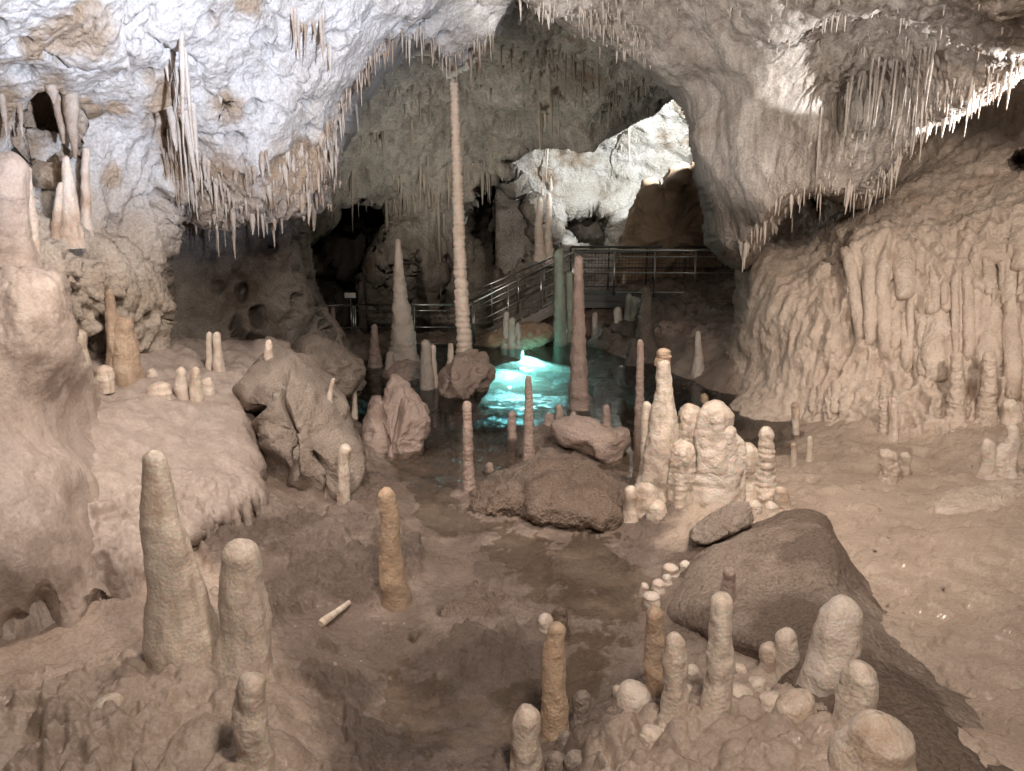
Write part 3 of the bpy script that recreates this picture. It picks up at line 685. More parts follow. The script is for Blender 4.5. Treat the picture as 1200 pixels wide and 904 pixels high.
body('rock_shelf', [(1066, 602), (1090, 586), (1140, 572), (1200, 560), (1280, 556), (1290, 600), (1200, 622), (1140, 626), (1096, 618)],
     (1170, 596), 8.6, 0.6, M['flow'], 'low pale bumpy shelf of flowstone on the right sediment flat', 'rock', 0.06, 3, 0.8, 0.05)
body('shore_rock', [(556, 412), (564, 398), (590, 384), (620, 378), (645, 382), (652, 392), (640, 402), (620, 407), (590, 413)],
     (605, 397), 19.1, 0.7, M['boulder_tan'], 'orange brown rock at the pool edge under the stair', 'rock', 0.12, 2, 0.3, 0.06)
body('rubble_slope', [(330, 440), (345, 405), (370, 396), (396, 408), (420, 430), (425, 458), (400, 470), (360, 466)],
     (380, 435), 13.0, 0.9, M['boulder'], 'brown rubble slope behind the boulder, below the left railing', 'rock', 0.14, 2, 0.4, 0.10)
body('tilted_slab', [(362, 420), (366, 366), (376, 352), (392, 376), (410, 404), (414, 420), (396, 424)],
     (386, 400), 15.2, 0.6, M['boulder'], 'dark tilted rock slab at the foot of the recessed wall, left of the railing', 'rock', 0.08, 2, 0.2, 0.05, facets=10)

body('rock_buttress', [(716, 345), (726, 300), (738, 262), (748, 248), (756, 222), (764, 216), (772, 228), (782, 222), (790, 204), (800, 196), (806, 208), (822, 192), (850, 180), (856, 250), (846, 345)],
     (786, 275), 22.4, 0.8, M['boulder_tan'], 'brown rock buttress with pronged top standing before the white inner chamber', 'rock', 0.22, 1.2, 0.0, 0.22, 0.0, sm=1, pits=0.15)
# ------------------------------------------------------------------ stalagmites
def lathe(h, rb, rt, style, seed, lean=(0, 0), nseg=40, nring=64, sink=0.15, flare=0.35):
    rs = np.random.RandomState(seed)
    t = np.linspace(0, 1, nring)
    tip = min(0.35, rt * 1.1 / h)
    tt = np.r_[np.linspace(-sink / h, 0, 6)[:-1], 1 - (1 - t) ** 1.25]
    if style == 'cone':
        r = rb + (rt - rb) * np.clip(tt, 0, 1) ** 0.85
    elif style == 'bulb':
        r = rb + (rt - rb) * np.clip(tt, 0, 1) ** 2
    else:
        r = rb + (rt - rb) * np.clip(tt, 0, 1) ** 1.0
    e = np.clip((tt - (1 - tip)) / tip, 0, 1)
    r = r * np.sqrt(np.maximum(1 - e ** 2, 0.0) + 1e-5)
    r = r * (1 + flare * np.exp(-np.maximum(tt, 0) * h / (rb * 1.2)))
    z = tt * h
    if style in ('rib', 'knob', 'cone', 'stack'):
        k = h / ((rb + rt) * (0.42 if style != 'cone' else 0.5))
        ph = k * tt + 0.9 * np.interp(tt, np.linspace(-1, 1.2, 30), rs.normal(size=30))
        saw = np.abs(np.sin(np.pi * ph)) ** 0.7
        r = r * (1 + {'rib': 0.10, 'knob': 0.02, 'cone': 0.10, 'stack': 0.26}[style] * (saw - 0.6))
    else:
        r = r * (1 + 0.03 * np.interp(tt, np.linspace(-1, 1.1, 12), rs.normal(size=12)))
    th = np.linspace(0, 2 * np.pi, nseg, endpoint=False)
    n = len(tt)
    V = np.stack([r[:, None] * np.cos(th), r[:, None] * np.sin(th), np.repeat(z[:, None], nseg, 1)], -1)
    wob = 0.07 * rb * np.stack([np.interp(tt, np.linspace(-.2, 1, 5), rs.normal(size=5)), np.interp(tt, np.linspace(-.2, 1, 5), rs.normal(size=5))], -1)
    V[..., :2] += wob[:, None] + np.clip(tt, 0, 2)[:, None, None] * np.array(lean)
    ax = np.zeros_like(V); ax[..., 0] = np.cos(th); ax[..., 1] = np.sin(th)
    p = V.reshape(-1, 3) / rb + seed * 3.7
    if style == 'knob':
        d = 0.13 * np.sqrt(np.maximum(0, 0.62 - cell(p * np.array([3.4, 3.4, 3.0])))) - 0.06 + 0.46 * fbm(p * np.array([1.1, 1.1, 0.4]), 4)
    elif style in ('rib', 'stack', 'cone'):
        d = 0.20 * fbm(p * np.array([1, 1, 1.6]), 3) + 0.18 * np.sqrt(np.maximum(0, 0.6 - cell(p * 1.6))) - 0.07
    else:
        d = 0.34 * fbm(p * np.array([.7, .7, .45]), 3) + 0.045 * fbm(p * np.array([1.8, 1.8, 2.4]), 3) + 0.045 * np.sqrt(np.maximum(0, 0.6 - cell(p * 2.6)))
    rr = np.repeat(r, nseg)
    V = V.reshape(-1, 3) + ax.reshape(-1, 3) * (d * np.minimum(rr * 1.0, rb))[:, None]
    V[:, 2] += rt * (0.10 if style == 'bulb' else 0.28) * sstep(0.55, 1.0, V[:, 2] / h) * fbm(p * 0.9 + 40, 3)
    V = np.vstack([V, [[V[-nseg:, 0].mean(), V[-nseg:, 1].mean(), V[-nseg:, 2].max() + 0.004]]])
    F = grid_faces(n, nseg, True).tolist()
    top = len(V) - 1; b0 = (n - 1) * nseg
    F += [(b0 + k, b0 + (k + 1) % nseg, top, top) for k in range(nseg)]
    return V, np.array(F)
def quad_tri_mesh(name, V, F):
    me = bpy.data.meshes.new(name)
    me.from_pydata(np.asarray(V).tolist(), [], [tuple(dict.fromkeys(f)) for f in np.asarray(F).tolist()])
    me.polygons.foreach_set('use_smooth', np.ones(len(me.polygons), bool)); me.update()
    return me
SEED = [0]
def stalagmite(bx, by, tx, ty, wb, wt, style, mat, label, on=None, cat='stalagmite', name='stalagmite', group=None, flare=0.18, sink=0.15, parent=None, dirt=0.22):
    SEED[0] += 1
    if on is None: B = ground_at(bx, by)
    elif isinstance(on, Patch): B = on.at(bx, by)
    elif isinstance(on, str): B = surf_at(on, bx, by)
    else: B = P(bx, by, on)
    T = P(tx, ty, B[1])
    h = max(T[2] - B[2], 0.03); m = slant(B) / FPX
    big = wb > 20
    V, F = lathe(h, wb * m / 2, wt * m / 2, style, SEED[0], (T[0] - B[0], 0), 40 if big else 24, (220 if style == 'stack' else 90 if style == 'cone' else 70) if h > 0.5 else 36, min(sink, h * 0.6 + 0.03), flare)
    me = quad_tri_mesh(name, V, F)
    if dirt:
        a = me.attributes.new('dirt', 'FLOAT', 'POINT'); a.data.foreach_set('value', (dirt * np.clip(1.05 - V[:, 2] / h, 0, 1)).astype(np.float32))
    o = link(name, me, M[mat], parent, B if parent is None else B - np.asarray(parent.location))
    if label: tag(o, label, cat, group)
    return o
S = stalagmite
# near left
S(219, 778, 178, 529, 80, 20, 'cand', 'cream', 'tall tapering cream stalagmite leaning against the left flowstone mass')
S(290, 795, 280, 632, 62, 40, 'cand', 'cream', 'stout cream stalagmite with a knobbed shoulder beside the tall tapering one')
S(297, 905, 294, 788, 40, 33, 'cand', 'cream', 'short round-topped cream stalagmite at the bottom edge, lower left')
S(464, 706, 453, 571, 32, 19, 'cand', 'orange', 'lone orange stalagmite standing on the dark mud bank')
S(126, 850, 126, 815, 34, 30, 'bulb', 'cream', 'rounded cream knob on the lumpy floor at lower left')
S(60, 860, 60, 836, 26, 16, 'bulb', 'cream', 'small flat pale lump at far lower left')
# near right
S(649, 862, 652, 729, 34, 19, 'cand', 'orange', 'orange-tipped twisted stalagmite with dark base, leftmost tall one in right foreground')
S(617, 905, 617, 828, 33, 29, 'cand', 'cream', 'stubby flat-topped stalagmite at the bottom edge beside the twisted orange one', flare=0.1)
S(681, 848, 682, 810, 22, 18, 'cand', 'boulder', 'tiny dark stub between the twisted stalagmite and the bulb')
S(742, 842, 740, 798, 40, 30, 'bulb', 'white', 'pale bulb-shaped stalagmite left of the three slim foreground ones')
S(768, 826, 768, 710, 26, 21, 'cand', 'orange', 'slim orange-topped stalagmite, back left of the foreground three')
S(790, 862, 790, 742, 33, 22, 'cand', 'cream', 'slim brown-tipped stalagmite, front one of the foreground three')
S(838, 850, 847, 695, 34, 23, 'cand', 'cream', 'tall slim yellowish stalagmite, right of the foreground three')
S(965, 822, 986, 702, 62, 40, 'cand', 'white', 'thick pale blunt stalagmite in front of the grey ridge')
S(1000, 868, 1009, 776, 46, 38, 'cand', 'cream', 'round-topped pale stalagmite right of the thick blunt one')
S(1024, 915, 1030, 836, 84, 54, 'bulb', 'cream', 'broad dome stalagmite at the bottom edge, rightmost of the foreground')
S(925, 850, 940, 812, 46, 36, 'bulb', 'cream', 'rounded cream bulge at the foot of the thick blunt stalagmite')
S(852, 702, 854, 665, 15, 15, 'cand', 'pink', 'small tan stub on the upper slope of the grey ridge', on='grey_mound')
S(922, 768, 922, 737, 24, 22, 'bulb', 'white', 'smooth white ball of calcite on the grey ridge', on='grey_mound')
S(900, 780, 902, 752, 24, 20, 'bulb', 'cream', 'small cream lump left of the white calcite ball', on='grey_mound')
S(638, 744, 639, 719, 17, 15, 'bulb', 'white', 'tiny white ball behind the twisted orange stalagmite')
S(655, 742, 656, 712, 22, 16, 'bulb', 'mud_dark', 'flat muddy disc beside the tiny white ball')
for (x, y, w, lb) in [(764, 704, 18, 'largest white popcorn knob, nearest of the little row left of the grey ridge'), (771, 689, 14, 'second white popcorn knob from the near end of the little row'),
                      (782, 683, 12, 'tiny white popcorn knob in the middle of the little row, set to the right'), (786, 671, 18, 'large white popcorn knob in the far half of the little row'),
                      (803, 667, 13, 'farthest white popcorn knob of the little row, under the broken slab'), (755, 693, 11, 'tiny white popcorn knob left of the little row')]:
    S(x, y + 6, x, y - 10, w, w * .85, 'bulb', 'white', lb, group='popcorn knobs at the foot of the grey ridge')
for (x, y, w, lb) in [(812, 790, 20, 'cream lump behind, left of the tall yellowish stalagmite'), (806, 813, 18, 'cream lump between the brown-tipped and the tall yellowish stalagmites'),
                      (868, 814, 26, 'cream lump just right of the tall yellowish stalagmite'), (888, 804, 22, 'cream lump farther right of the tall yellowish stalagmite'),
                      (908, 824, 28, 'broad cream lump left of the bulge at the thick blunt stalagmite'), (764, 862, 26, 'cream lump touching the left foot of the brown-tipped stalagmite'),
                      (742, 874, 30, 'broad low cream lump below the pale bulb'), (712, 860, 20, 'cream lump left of and below the pale bulb'),
                      (735, 826, 18, 'small cream lump behind the pale bulb'), (866, 788, 18, 'small cream lump high behind the tall yellowish stalagmite'), (724, 814, 13, 'tiniest cream lump, far left beyond the pale bulb')]:
    S(x, y + 8, x, y - 10, w, w * .8, 'bulb', 'cream', lb, group='cream lumps in the right foreground')
for (x, y, w, lb) in [(700, 880, 22, 'grey muddy lump farthest right of those below the twisted orange stalagmite'), (674, 892, 24, 'largest grey muddy lump at the bottom edge below the twisted stalagmite'),
                      (652, 894, 20, 'grey muddy lump touching the stubby flat-topped stalagmite'), (662, 868, 16, 'smallest grey muddy lump at the foot of the twisted orange stalagmite')]:
    S(x, y + 8, x, y - 12, w, w * .7, 'bulb', 'boulder', lb, group='grey lumps at the twisted stalagmite')
# middle cluster
S(772, 592, 777, 418, 52, 14, 'knob', 'cream', 'tallest knobby stalagmite of the middle cluster, topped by a reddish knob', flare=0.15)
S(777, 419, 778, 408, 15, 13, 'bulb', 'orange', 'reddish knob on the tip of the tallest cluster stalagmite', on=gY(772, 592))
S(807, 588, 809, 473, 36, 28, 'knob', 'cream', 'rounded pale stalagmite between the tallest and the broadest of the middle cluster')
S(800, 598, 800, 516, 32, 26, 'knob', 'cream', 'lower stepped pale stalagmite in front of the rounded one in the middle cluster')
big = S(838, 592, 839, 468, 62, 34, 'knob', 'white', 'broadest white knobby stalagmite of the middle cluster', dirt=0.3)
for (x0, y0, x1, y1, w0, w1) in [(820, 594, 824, 512, 24, 16), (852, 594, 850, 496, 28, 18), (836, 597, 836, 530, 34, 24), (862, 592, 856, 530, 22, 16)]:
    S(x0, y0, x1, y1, w0, w1, 'knob', 'white', None, name='column', parent=big, dirt=0.3)
S(862, 588, 858, 505, 34, 24, 'knob', 'white', 'white shoulder column hugging the right side of the broadest stalagmite')
S(875, 588, 877, 520, 30, 23, 'cand', 'cream', 'smooth rounded stalagmite at the right of the middle cluster')
S(896, 590, 897, 500, 27, 15, 'rib', 'cream', 'narrow stacked stalagmite at the right end of the middle cluster')
S(824, 500, 825, 461, 12, 9, 'cand', 'orange', 'little orange tip showing behind the broadest white stalagmite')
S(757, 590, 757, 470, 20, 10, 'knob', 'cream', 'thin knobby column hugging the left side of the tallest cluster stalagmite')
S(739, 612, 739, 569, 17, 13, 'cand', 'cream', 'small smooth finger stalagmite left of the middle cluster')
S(771, 613, 771, 586, 22, 16, 'bulb', 'cream', 'small round knob in front of the middle cluster')
S(757, 600, 757, 562, 34, 24, 'bulb', 'cream', 'low rounded lump at the left foot of the tallest cluster stalagmite')
S(918, 600, 916, 570, 20, 12, 'bulb', 'cream', 'low pale knob right of the narrow stacked stalagmite')
S(886, 604, 886, 586, 14, 12, 'bulb', 'white', 'small white nub below the narrow stacked stalagmite')
S(904, 606, 903, 588, 15, 12, 'bulb', 'white', 'second white nub below the narrow stacked stalagmite, right one')
# mid floor
S(550, 578, 548, 470, 14, 10, 'rib', 'pink', 'slender pink stalagmite in the wet shallows, nearest of the mid-floor ones')
S(620, 538, 619, 440, 14, 7, 'rib', 'pink', 'slender pink stalagmite with pointed tip right of the blue pool light')
S(600, 515, 600, 482, 11, 8, 'cand', 'pink', 'short pink stub between the two slender pink stalagmites')
S(574, 556, 574, 542, 10, 8, 'bulb', 'pink', 'tiny low pink nub beside the slender stalagmite in the shallows')
S(679, 492, 679, 300, 25, 9, 'rib', 'pink', 'tall thick pink column-like stalagmite in front of the green pair', flare=0.2)
S(656, 424, 656, 292, 18, 10, 'rib', 'green', 'taller greenish stalagmite rising from the pool beside the stair')
S(668, 420, 668, 318, 11, 8, 'rib', 'green', 'thinner greenish stalagmite behind the tall pink one')
S(749, 530, 750, 398, 13, 7, 'rib', 'pink', 'thin straight pink stalagmite left of the middle cluster')
S(697, 402, 697, 366, 8, 6, 'cand', 'tall', 'small grey stalagmite under the footbridge right of the tall pink one')
S(728, 450, 728, 428, 9, 6, 'cand', 'tall', 'little pale stalagmite standing in dark water under the footbridge')
S(718, 446, 718, 436, 6, 4, 'cand', 'tall', 'tiny grey nub beside the little pale stalagmite in dark water')
for (x, y, t, w, lb) in [(700, 478, 449, 9, 'tallest pale finger of the small group at the foot of the tall pink column'),
                     (707, 480, 454, 9, 'second pale finger touching the tallest in the small group'),
                     (655, 500, 474, 11, 'blunt pink stub left of the foot of the tall pink column'),
                     (710, 500, 474, 11, 'low pink finger in front of the small group by the pink column'),
                     (730, 482, 466, 12, 'small pink cone right of the small group by the pink column'),
                     (692, 488, 462, 12, 'squat pink knob touching the foot of the tall pink column'),
                     (714, 484, 470, 8, 'tiny pink nub between the small group and the pink cone'),
                     (644, 500, 484, 14, 'flat broken pink stub at the left of the mid-floor rocks'),
                     (672, 496, 482, 10, 'tiny rounded nub just below the tall pink column')]:
    S(x, y, x, t, w, w * .65, 'cand', 'pink', lb)
# far left pool group
S(545, 432, 532, 92, 18, 9, 'stack', 'white', 'tallest very slender ribbed stalagmite reaching up toward the vault', on=14.9, flare=0.25)
S(475, 436, 467, 280, 38, 5, 'cone', 'tall', 'thick pointed stalagmite standing in the pool left of the tallest', on=16.0)
S(440, 430, 439, 380, 16, 6, 'rib', 'pink', 'pink knobby stalagmite in the pool left of the thick pointed one', on=16.5)
S(457, 432, 457, 412, 10, 8, 'cand', 'tall', 'short stub at the left foot of the thick pointed stalagmite', on=15.7)
S(502, 466, 499, 398, 18, 12, 'cand', 'tall', 'pale stalagmite with lit right edge standing between the two tall ones', on=14.6)
S(510, 466, 507, 404, 11, 7, 'cand', 'white', 'thin white stalagmite fused to the right of the pale lit one', on=14.7)
S(527, 450, 528, 402, 9, 6, 'cand', 'white', 'thin white stalagmite at the left foot of the tallest', on=14.7)
S(551, 424, 549, 388, 8, 6, 'cand', 'green', 'small greenish stalagmite touching the right of the tallest', on=15.3)
S(416, 492, 415, 449, 7, 4, 'cand', 'white', 'thin white needle stalagmite beside the boulder, against the pool')
S(391, 462, 391, 443, 6, 4, 'cand', 'white', 'tiny white nub on top of the boulder right slope', on='boulder')
S(412, 436, 412, 414, 7, 6, 'cand', 'tall', 'short grey stub below the left railing')
S(403, 595, 404, 521, 15, 12, 'cand', 'cream', 'cream candle-like stalagmite against the right flank of the boulder', on=8.45)
S(390, 385, 390, 360, 8, 5, 'cand', 'pink', 'small pink stalagmite behind the left railing post', on=18.5)
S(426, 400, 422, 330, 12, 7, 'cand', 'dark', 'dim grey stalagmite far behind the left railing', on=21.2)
# by the stair
S(592, 408, 594, 365, 9, 7, 'cand', 'tall', 'tall left column of the fused trio by the stair', on=18.5)
S(600, 410, 600, 372, 10, 8, 'cand', 'tall', 'middle column of the fused trio by the stair', on=18.45)
S(608, 412, 607, 378, 9, 6, 'cand', 'tall', 'shorter lit right column of the fused trio by the stair', on=18.45)
S(733, 338, 733, 306, 10, 8, 'cand', 'cream', 'cream stalagmite standing behind the footbridge railing', on=21.9)
S(744, 392, 744, 348, 22, 14, 'knob', 'green', 'greenish lumpy stalagmite cluster under the footbridge', on=18.9)
S(735, 390, 737, 344, 9, 6, 'cand', 'green', 'narrow greenish prong left of the lumpy cluster under the footbridge', on=18.9)
S(726, 392, 724, 360, 12, 8, 'cand', 'tall', 'dim grey prong left of the greenish cluster under the footbridge', on=18.9)
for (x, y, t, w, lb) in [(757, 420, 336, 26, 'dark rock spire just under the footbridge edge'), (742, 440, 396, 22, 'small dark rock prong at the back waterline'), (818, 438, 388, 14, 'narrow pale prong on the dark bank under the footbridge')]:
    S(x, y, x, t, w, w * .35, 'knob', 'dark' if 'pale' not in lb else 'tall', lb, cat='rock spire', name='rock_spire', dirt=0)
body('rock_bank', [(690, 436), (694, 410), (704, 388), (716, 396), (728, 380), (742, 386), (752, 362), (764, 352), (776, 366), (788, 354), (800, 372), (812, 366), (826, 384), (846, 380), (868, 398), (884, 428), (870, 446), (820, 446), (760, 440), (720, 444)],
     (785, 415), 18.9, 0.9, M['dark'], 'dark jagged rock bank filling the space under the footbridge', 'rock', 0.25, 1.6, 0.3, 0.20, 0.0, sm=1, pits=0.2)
# left ledge
S(92, 424, 92, 384, 23, 17, 'cand', 'cream', 'yellowish round-topped stalagmite on the ledge next to the grey block', on=8.9)
bent = S(146, 434, 144, 372, 30, 24, 'cand', 'tan', 'tall tan stalagmite with a thin bent tip on the ledge', on=9.0)
S(138, 432, 128, 339, 22, 9, 'cand', 'tan', None, on=8.97, name='tip', parent=bent)
S(246, 424, 245, 389, 9, 7, 'cand', 'white', 'left one of the white twin fingers on the ledge', on=9.9)
S(256, 426, 254, 389, 11, 8, 'cand', 'white', 'right one of the white twin fingers on the ledge', on=9.8)
S(212, 457, 212, 430, 13, 10, 'bulb', 'white', 'left one of two short pale knobs on the ledge rim', on=8.9)
S(229, 458, 229, 430, 13, 9, 'bulb', 'cream', 'right one of two short pale knobs on the ledge rim', on=8.9)
S(315, 414, 315, 398, 9, 7, 'bulb', 'white', 'tiny white knob on the crest of the boulder', on='boulder')
S(187, 462, 187, 448, 22, 18, 'bulb', 'cream', 'flat rounded lump on the front rim of the ledge', on=8.7)
S(178, 448, 178, 432, 14, 12, 'bulb', 'cream', 'small lump left of the short pale knobs', on=9.2)
S(122, 446, 122, 428, 18, 14, 'bulb', 'cream', 'low lump at the foot of the bent tan stalagmite', on=8.6)
S(243, 456, 243, 442, 14, 10, 'bulb', 'white', 'low white nub right of the short pale knobs', on=9.1)
S(0, 345, 8, 178, 74, 44, 'cand', 'flow_left', 'big smooth pale stalagmite cut by the left edge of the view', on=7.2)
S(38, 292, 32, 195, 14, 8, 'cand', 'cream', 'thin ribbed column against the left wall beside the big edge stalagmite', on=white)
S(85, 272, 76, 182, 26, 8, 'cand', 'cream', 'conical stalagmite under the hanging spike on the left wall', on=white)
S(72, 274, 70, 214, 12, 8, 'cand', 'cream', 'small cone at the left foot of the conical one on the left wall', on=white)
S(108, 268, 100, 172, 13, 8, 'cand', 'cream', 'thin leaning column right of the conical one on the left wall', on=white)
# right side
S(932, 516, 932, 471, 9, 8, 'cand', 'cream', 'small white finger at the right shore of the dark pool')
S(930, 546, 930, 519, 8, 6, 'cand', 'cream', 'tiny pale cone nearer than the small white finger')
S(949, 541, 949, 511, 9, 6, 'cand', 'cream', 'tiny pale cone right of the small white finger')
S(1047, 512, 1048, 466, 10, 8, 'cand', 'cream', 'thin pale finger standing against the right flowstone wall')
S(1036, 505, 1036, 448, 12, 9, 'rib', 'flow', 'pinkish knobby column touching the right flowstone wall')
S(1060, 562, 1060, 530, 14, 13, 'cand', 'flow', 'short square pinkish stub on the right sediment flat')
S(1044, 566, 1042, 526, 24, 18, 'knob', 'flow', 'broad pinkish stub left of the square one')
S(1160, 560, 1157, 514, 22, 14, 'knob', 'white', 'left prong of the pale double stump at the right edge')
S(1178, 560, 1180, 518, 30, 22, 'knob', 'white', 'right prong of the pale double stump at the right edge')
S(1187, 520, 1187, 497, 14, 12, 'bulb', 'white', 'small white mushroom-shaped knob above the double stump', on=9.5)
S(1160, 494, 1160, 412, 20, 14, 'rib', 'flow', 'banded pale stalagmite in front of the right flowstone columns, nearer the edge', on=flow)
S(1120, 502, 1122, 412, 22, 12, 'rib', 'flow', 'banded stalagmite with pointed top in front of the right flowstone columns', on=flow)
S(1188, 510, 1185, 468, 22, 18, 'cand', 'cream', 'smooth rounded stump at the foot of the right flowstone wall', on=flow)

# ------------------------------------------------------------------ flowstone columns, parts of the right wall
rr = random.Random(4)
def wall_column(px, y0, y1, w, style='cand', parent=None, mat='flow', patch=flow, proud=0.3):
    SEED[0] += 1
    T = patch.at(px, y0); B = patch.at(px, y1)
    m = slant(B) / FPX
    B = B + [0, -0.1 * proud, 0]; T = T + [0, 0.35 * w * m, 0]
    h = T[2] - B[2]; w = w * rr.uniform(0.9, 1.25)
    if h < 0.25 or abs(T[1] - B[1]) > 1.2 * h: return None
    V, F = lathe(h, w * m / 2, w * m / 2 * rr.uniform(0.75, 1.05), style, SEED[0], (T[0] - B[0], T[1] - B[1]), 24, 40, 0.25, 0.0)
    t_ = np.clip((V[:, 2] / h + 0.12) / 0.4, 0, 1); k_ = np.sqrt(1 - (1 - t_) ** 2)
    ax_ = np.clip(V[:, 2] / h, 0, 2)[:, None] * np.array([[T[0] - B[0], T[1] - B[1]]])
    V[:, :2] = ax_ + (V[:, :2] - ax_) * (0.15 + 0.85 * k_[:, None])
    V[:, 1] += (1 - k_) * w * m * 0.6
    return link('flowstone_column', quad_tri_mesh('flowstone_column', V, F), M[mat], patch.ob, B)
rr = random.Random(4)
for (x, y0, y1, w) in [(1000, 315, 372, 10), (1012, 300, 395, 14), (1026, 298, 402, 16), (1040, 312, 415, 16), (1052, 320, 412, 13), (1064, 320, 430, 14), (1078, 300, 440, 14), (1092, 295, 370, 17), (1100, 360, 448, 36), (1084, 372, 445, 16),
                       (1108, 300, 368, 14), (1126, 318, 415, 12), (1136, 320, 425, 12), (1146, 300, 430, 12), (1162, 335, 440, 26), (1176, 330, 430, 10), (1188, 315, 470, 16), (1202, 300, 470, 16), (1218, 310, 480, 18), (1235, 300, 470, 18),
                       (1250, 310, 480, 20), (1180, 290, 360, 18), (1160, 290, 350, 14), (1120, 272, 330, 34), (1168, 262, 310, 40), (1200, 250, 320, 30), (1060, 290, 350, 20), (1040, 280, 330, 20), (960, 456, 486, 9), (970, 454, 488, 9), (980, 452, 490, 9), (990, 452, 492, 10), (1000, 455, 490, 9), (1012, 458, 494, 10)]:
    wall_column(x, y0, y1, w, 'knob' if w > 24 else 'cand')
    if w < 18: wall_column(x + rr.uniform(-7, 7), y0 + rr.uniform(-12, 25), y1 + rr.uniform(-30, 8), w * 0.6)
for k in range(9):
    x = 890 + k * 6.5
    wall_column(x, 268 + rr.uniform(-6, 6), 330 + rr.uniform(-12, 25), rr.uniform(6, 10), mat='pink', proud=0.5)

# ------------------------------------------------------------------ stalactites: parts of the rock they hang from
STAL = []
for k in range(8):
    V, F = lathe(1.0, 0.09, 0.012, 'cone' if k % 2 else 'cand', 900 + k, (rr.uniform(-.04, .04), 0), 10, 18, 0.25, 0.35)
    t_ = np.clip((V[:, 2] + 0.25) / 0.55, 0, 1); V[:, :2] *= (0.04 + 0.96 * t_ ** 0.85)[:, None]
    V[:, 2] *= -1
    STAL.append(quad_tri_mesh('stalactite_mesh', V, F[:, ::-1]))
def hang(patch, px, py, lpx, wpx, mat, lift=0.03, fwd=0.0):
    B = patch.at(px, py) - np.array([0, fwd, 0]); m = slant(B) / FPX
    me = STAL[rr.randrange(8)]
    key = (me.name, mat)
    if key not in hang.cache:
        c = me.copy(); c.materials.clear(); c.materials.append(M[mat]); hang.cache[key] = c
    o = bpy.data.objects.new('stalactite', hang.cache[key]); COL.objects.link(o)
    o.parent = patch.ob; o.location = B + np.array([0, 0, lift])
    if lpx < 40: lpx *= 0.45 + 1.3 * rr.random() ** 2; wpx *= rr.uniform(0.7, 1.35)
    L = lpx * m; w = wpx * m / 0.18
    o.scale = (w, w, L); o.rotation_euler = (rr.uniform(-.06, .06), rr.uniform(-.06, .06), rr.uniform(0, 6.28))
    return o
hang.cache = {}
def along(pts, n):
    p = np.asarray(pts, float); s = np.r_[0, np.cumsum(np.linalg.norm(np.diff(p, axis=0), axis=1))]
    for t in sorted(rr.uniform(0, s[-1]) for _ in range(n)):
        yield np.interp(t, s, p[:, 0]), np.interp(t, s, p[:, 1])
# icicle fringe along the right lip
for x, y in along([(884, 296), (910, 262), (940, 236), (965, 224), (1000, 236), (1040, 218), (1085, 154), (1140, 114), (1200, 84), (1240, 66)], 95):
    hang(pillar, x + rr.uniform(-5, 5), y - rr.uniform(2, 10), rr.uniform(6, 26), rr.uniform(3, 6), 'stal')
for x, y in along([(1040, 180), (1085, 120), (1140, 85), (1200, 56)], 45):
    hang(pillar, x + rr.uniform(-8, 8), y + rr.uniform(-6, 22), rr.uniform(14, 34), rr.uniform(3, 5), 'stal')
# alcove curtains
for x, y in along([(945, 150), (975, 110), (1000, 78), (1030, 66), (1070, 62), (1105, 50)], 42):
    hang(pillar, x + rr.uniform(-6, 6), y + rr.uniform(-6, 8), rr.uniform(30, 95), rr.uniform(3, 6), 'pillar')
for _ in range(26):
    hang(pillar, rr.uniform(940, 1040), rr.uniform(150, 215), rr.uniform(8, 22), rr.uniform(2.5, 4), 'stal')
# pillar foot
for x, y in along([(858, 296), (872, 302), (890, 292)], 14):
    hang(pillar, x, y - 3, rr.uniform(14, 34), rr.uniform(3, 6), 'stal')
# arch edge above the vault
for x, y in along([(610, -10), (650, 18), (700, 44), (760, 76)], 40):
    hang(pillar, x, y - rr.uniform(2, 14), rr.uniform(5, 18), rr.uniform(3, 5.5), 'stal')
for _ in range(30):
    hang(pillar, rr.uniform(660, 800), rr.uniform(-20, 60), rr.uniform(5, 12), rr.uniform(2.5, 4), 'stal')
# left wall curtain
for x, y in along([(196, 200), (230, 205), (262, 215), (300, 200), (350, 205), (388, 170)], 75):
    hang(white, x + rr.uniform(-4, 4), y + rr.uniform(-40, 26), rr.uniform(12, 34), rr.uniform(5, 10), 'stal_white')
for x, y in along([(400, 150), (425, 112), (455, 78), (474, 58)], 24):
    hang(white, x, y - rr.uniform(2, 10), rr.uniform(10, 28), rr.uniform(3, 5), 'stal_white')
for x, y in along([(505, 58), (530, 82), (548, 72), (575, 40)], 22):
    hang(white, x, y - rr.uniform(2, 14), rr.uniform(12, 30), rr.uniform(3, 5), 'stal_white')
hang(white, 527, 70, 26, 7, 'stal_white')
for x, y in along([(345, 10), (355, 30), (372, 20), (385, 0)], 16):
    hang(white, x, y, rr.uniform(18, 55), rr.uniform(4, 8), 'stal_white')
for (x, y, l, w) in [(66, 112, 72, 22), (84, 118, 74, 26), (206, 30, 130, 9), (214, 55, 120, 8), (196, 120, 50, 14), (224, 118, 90, 10), (258, 115, 26, 8), (270, 116, 22, 8), (8, 120, 50, 12), (28, 130, 40, 10), (382, 55, 20, 7), (60, 100, 26, 16), (215, 130, 90, 14), (202, 150, 40, 12)]:
    hang(white, x, y, l, w, 'stal_white')
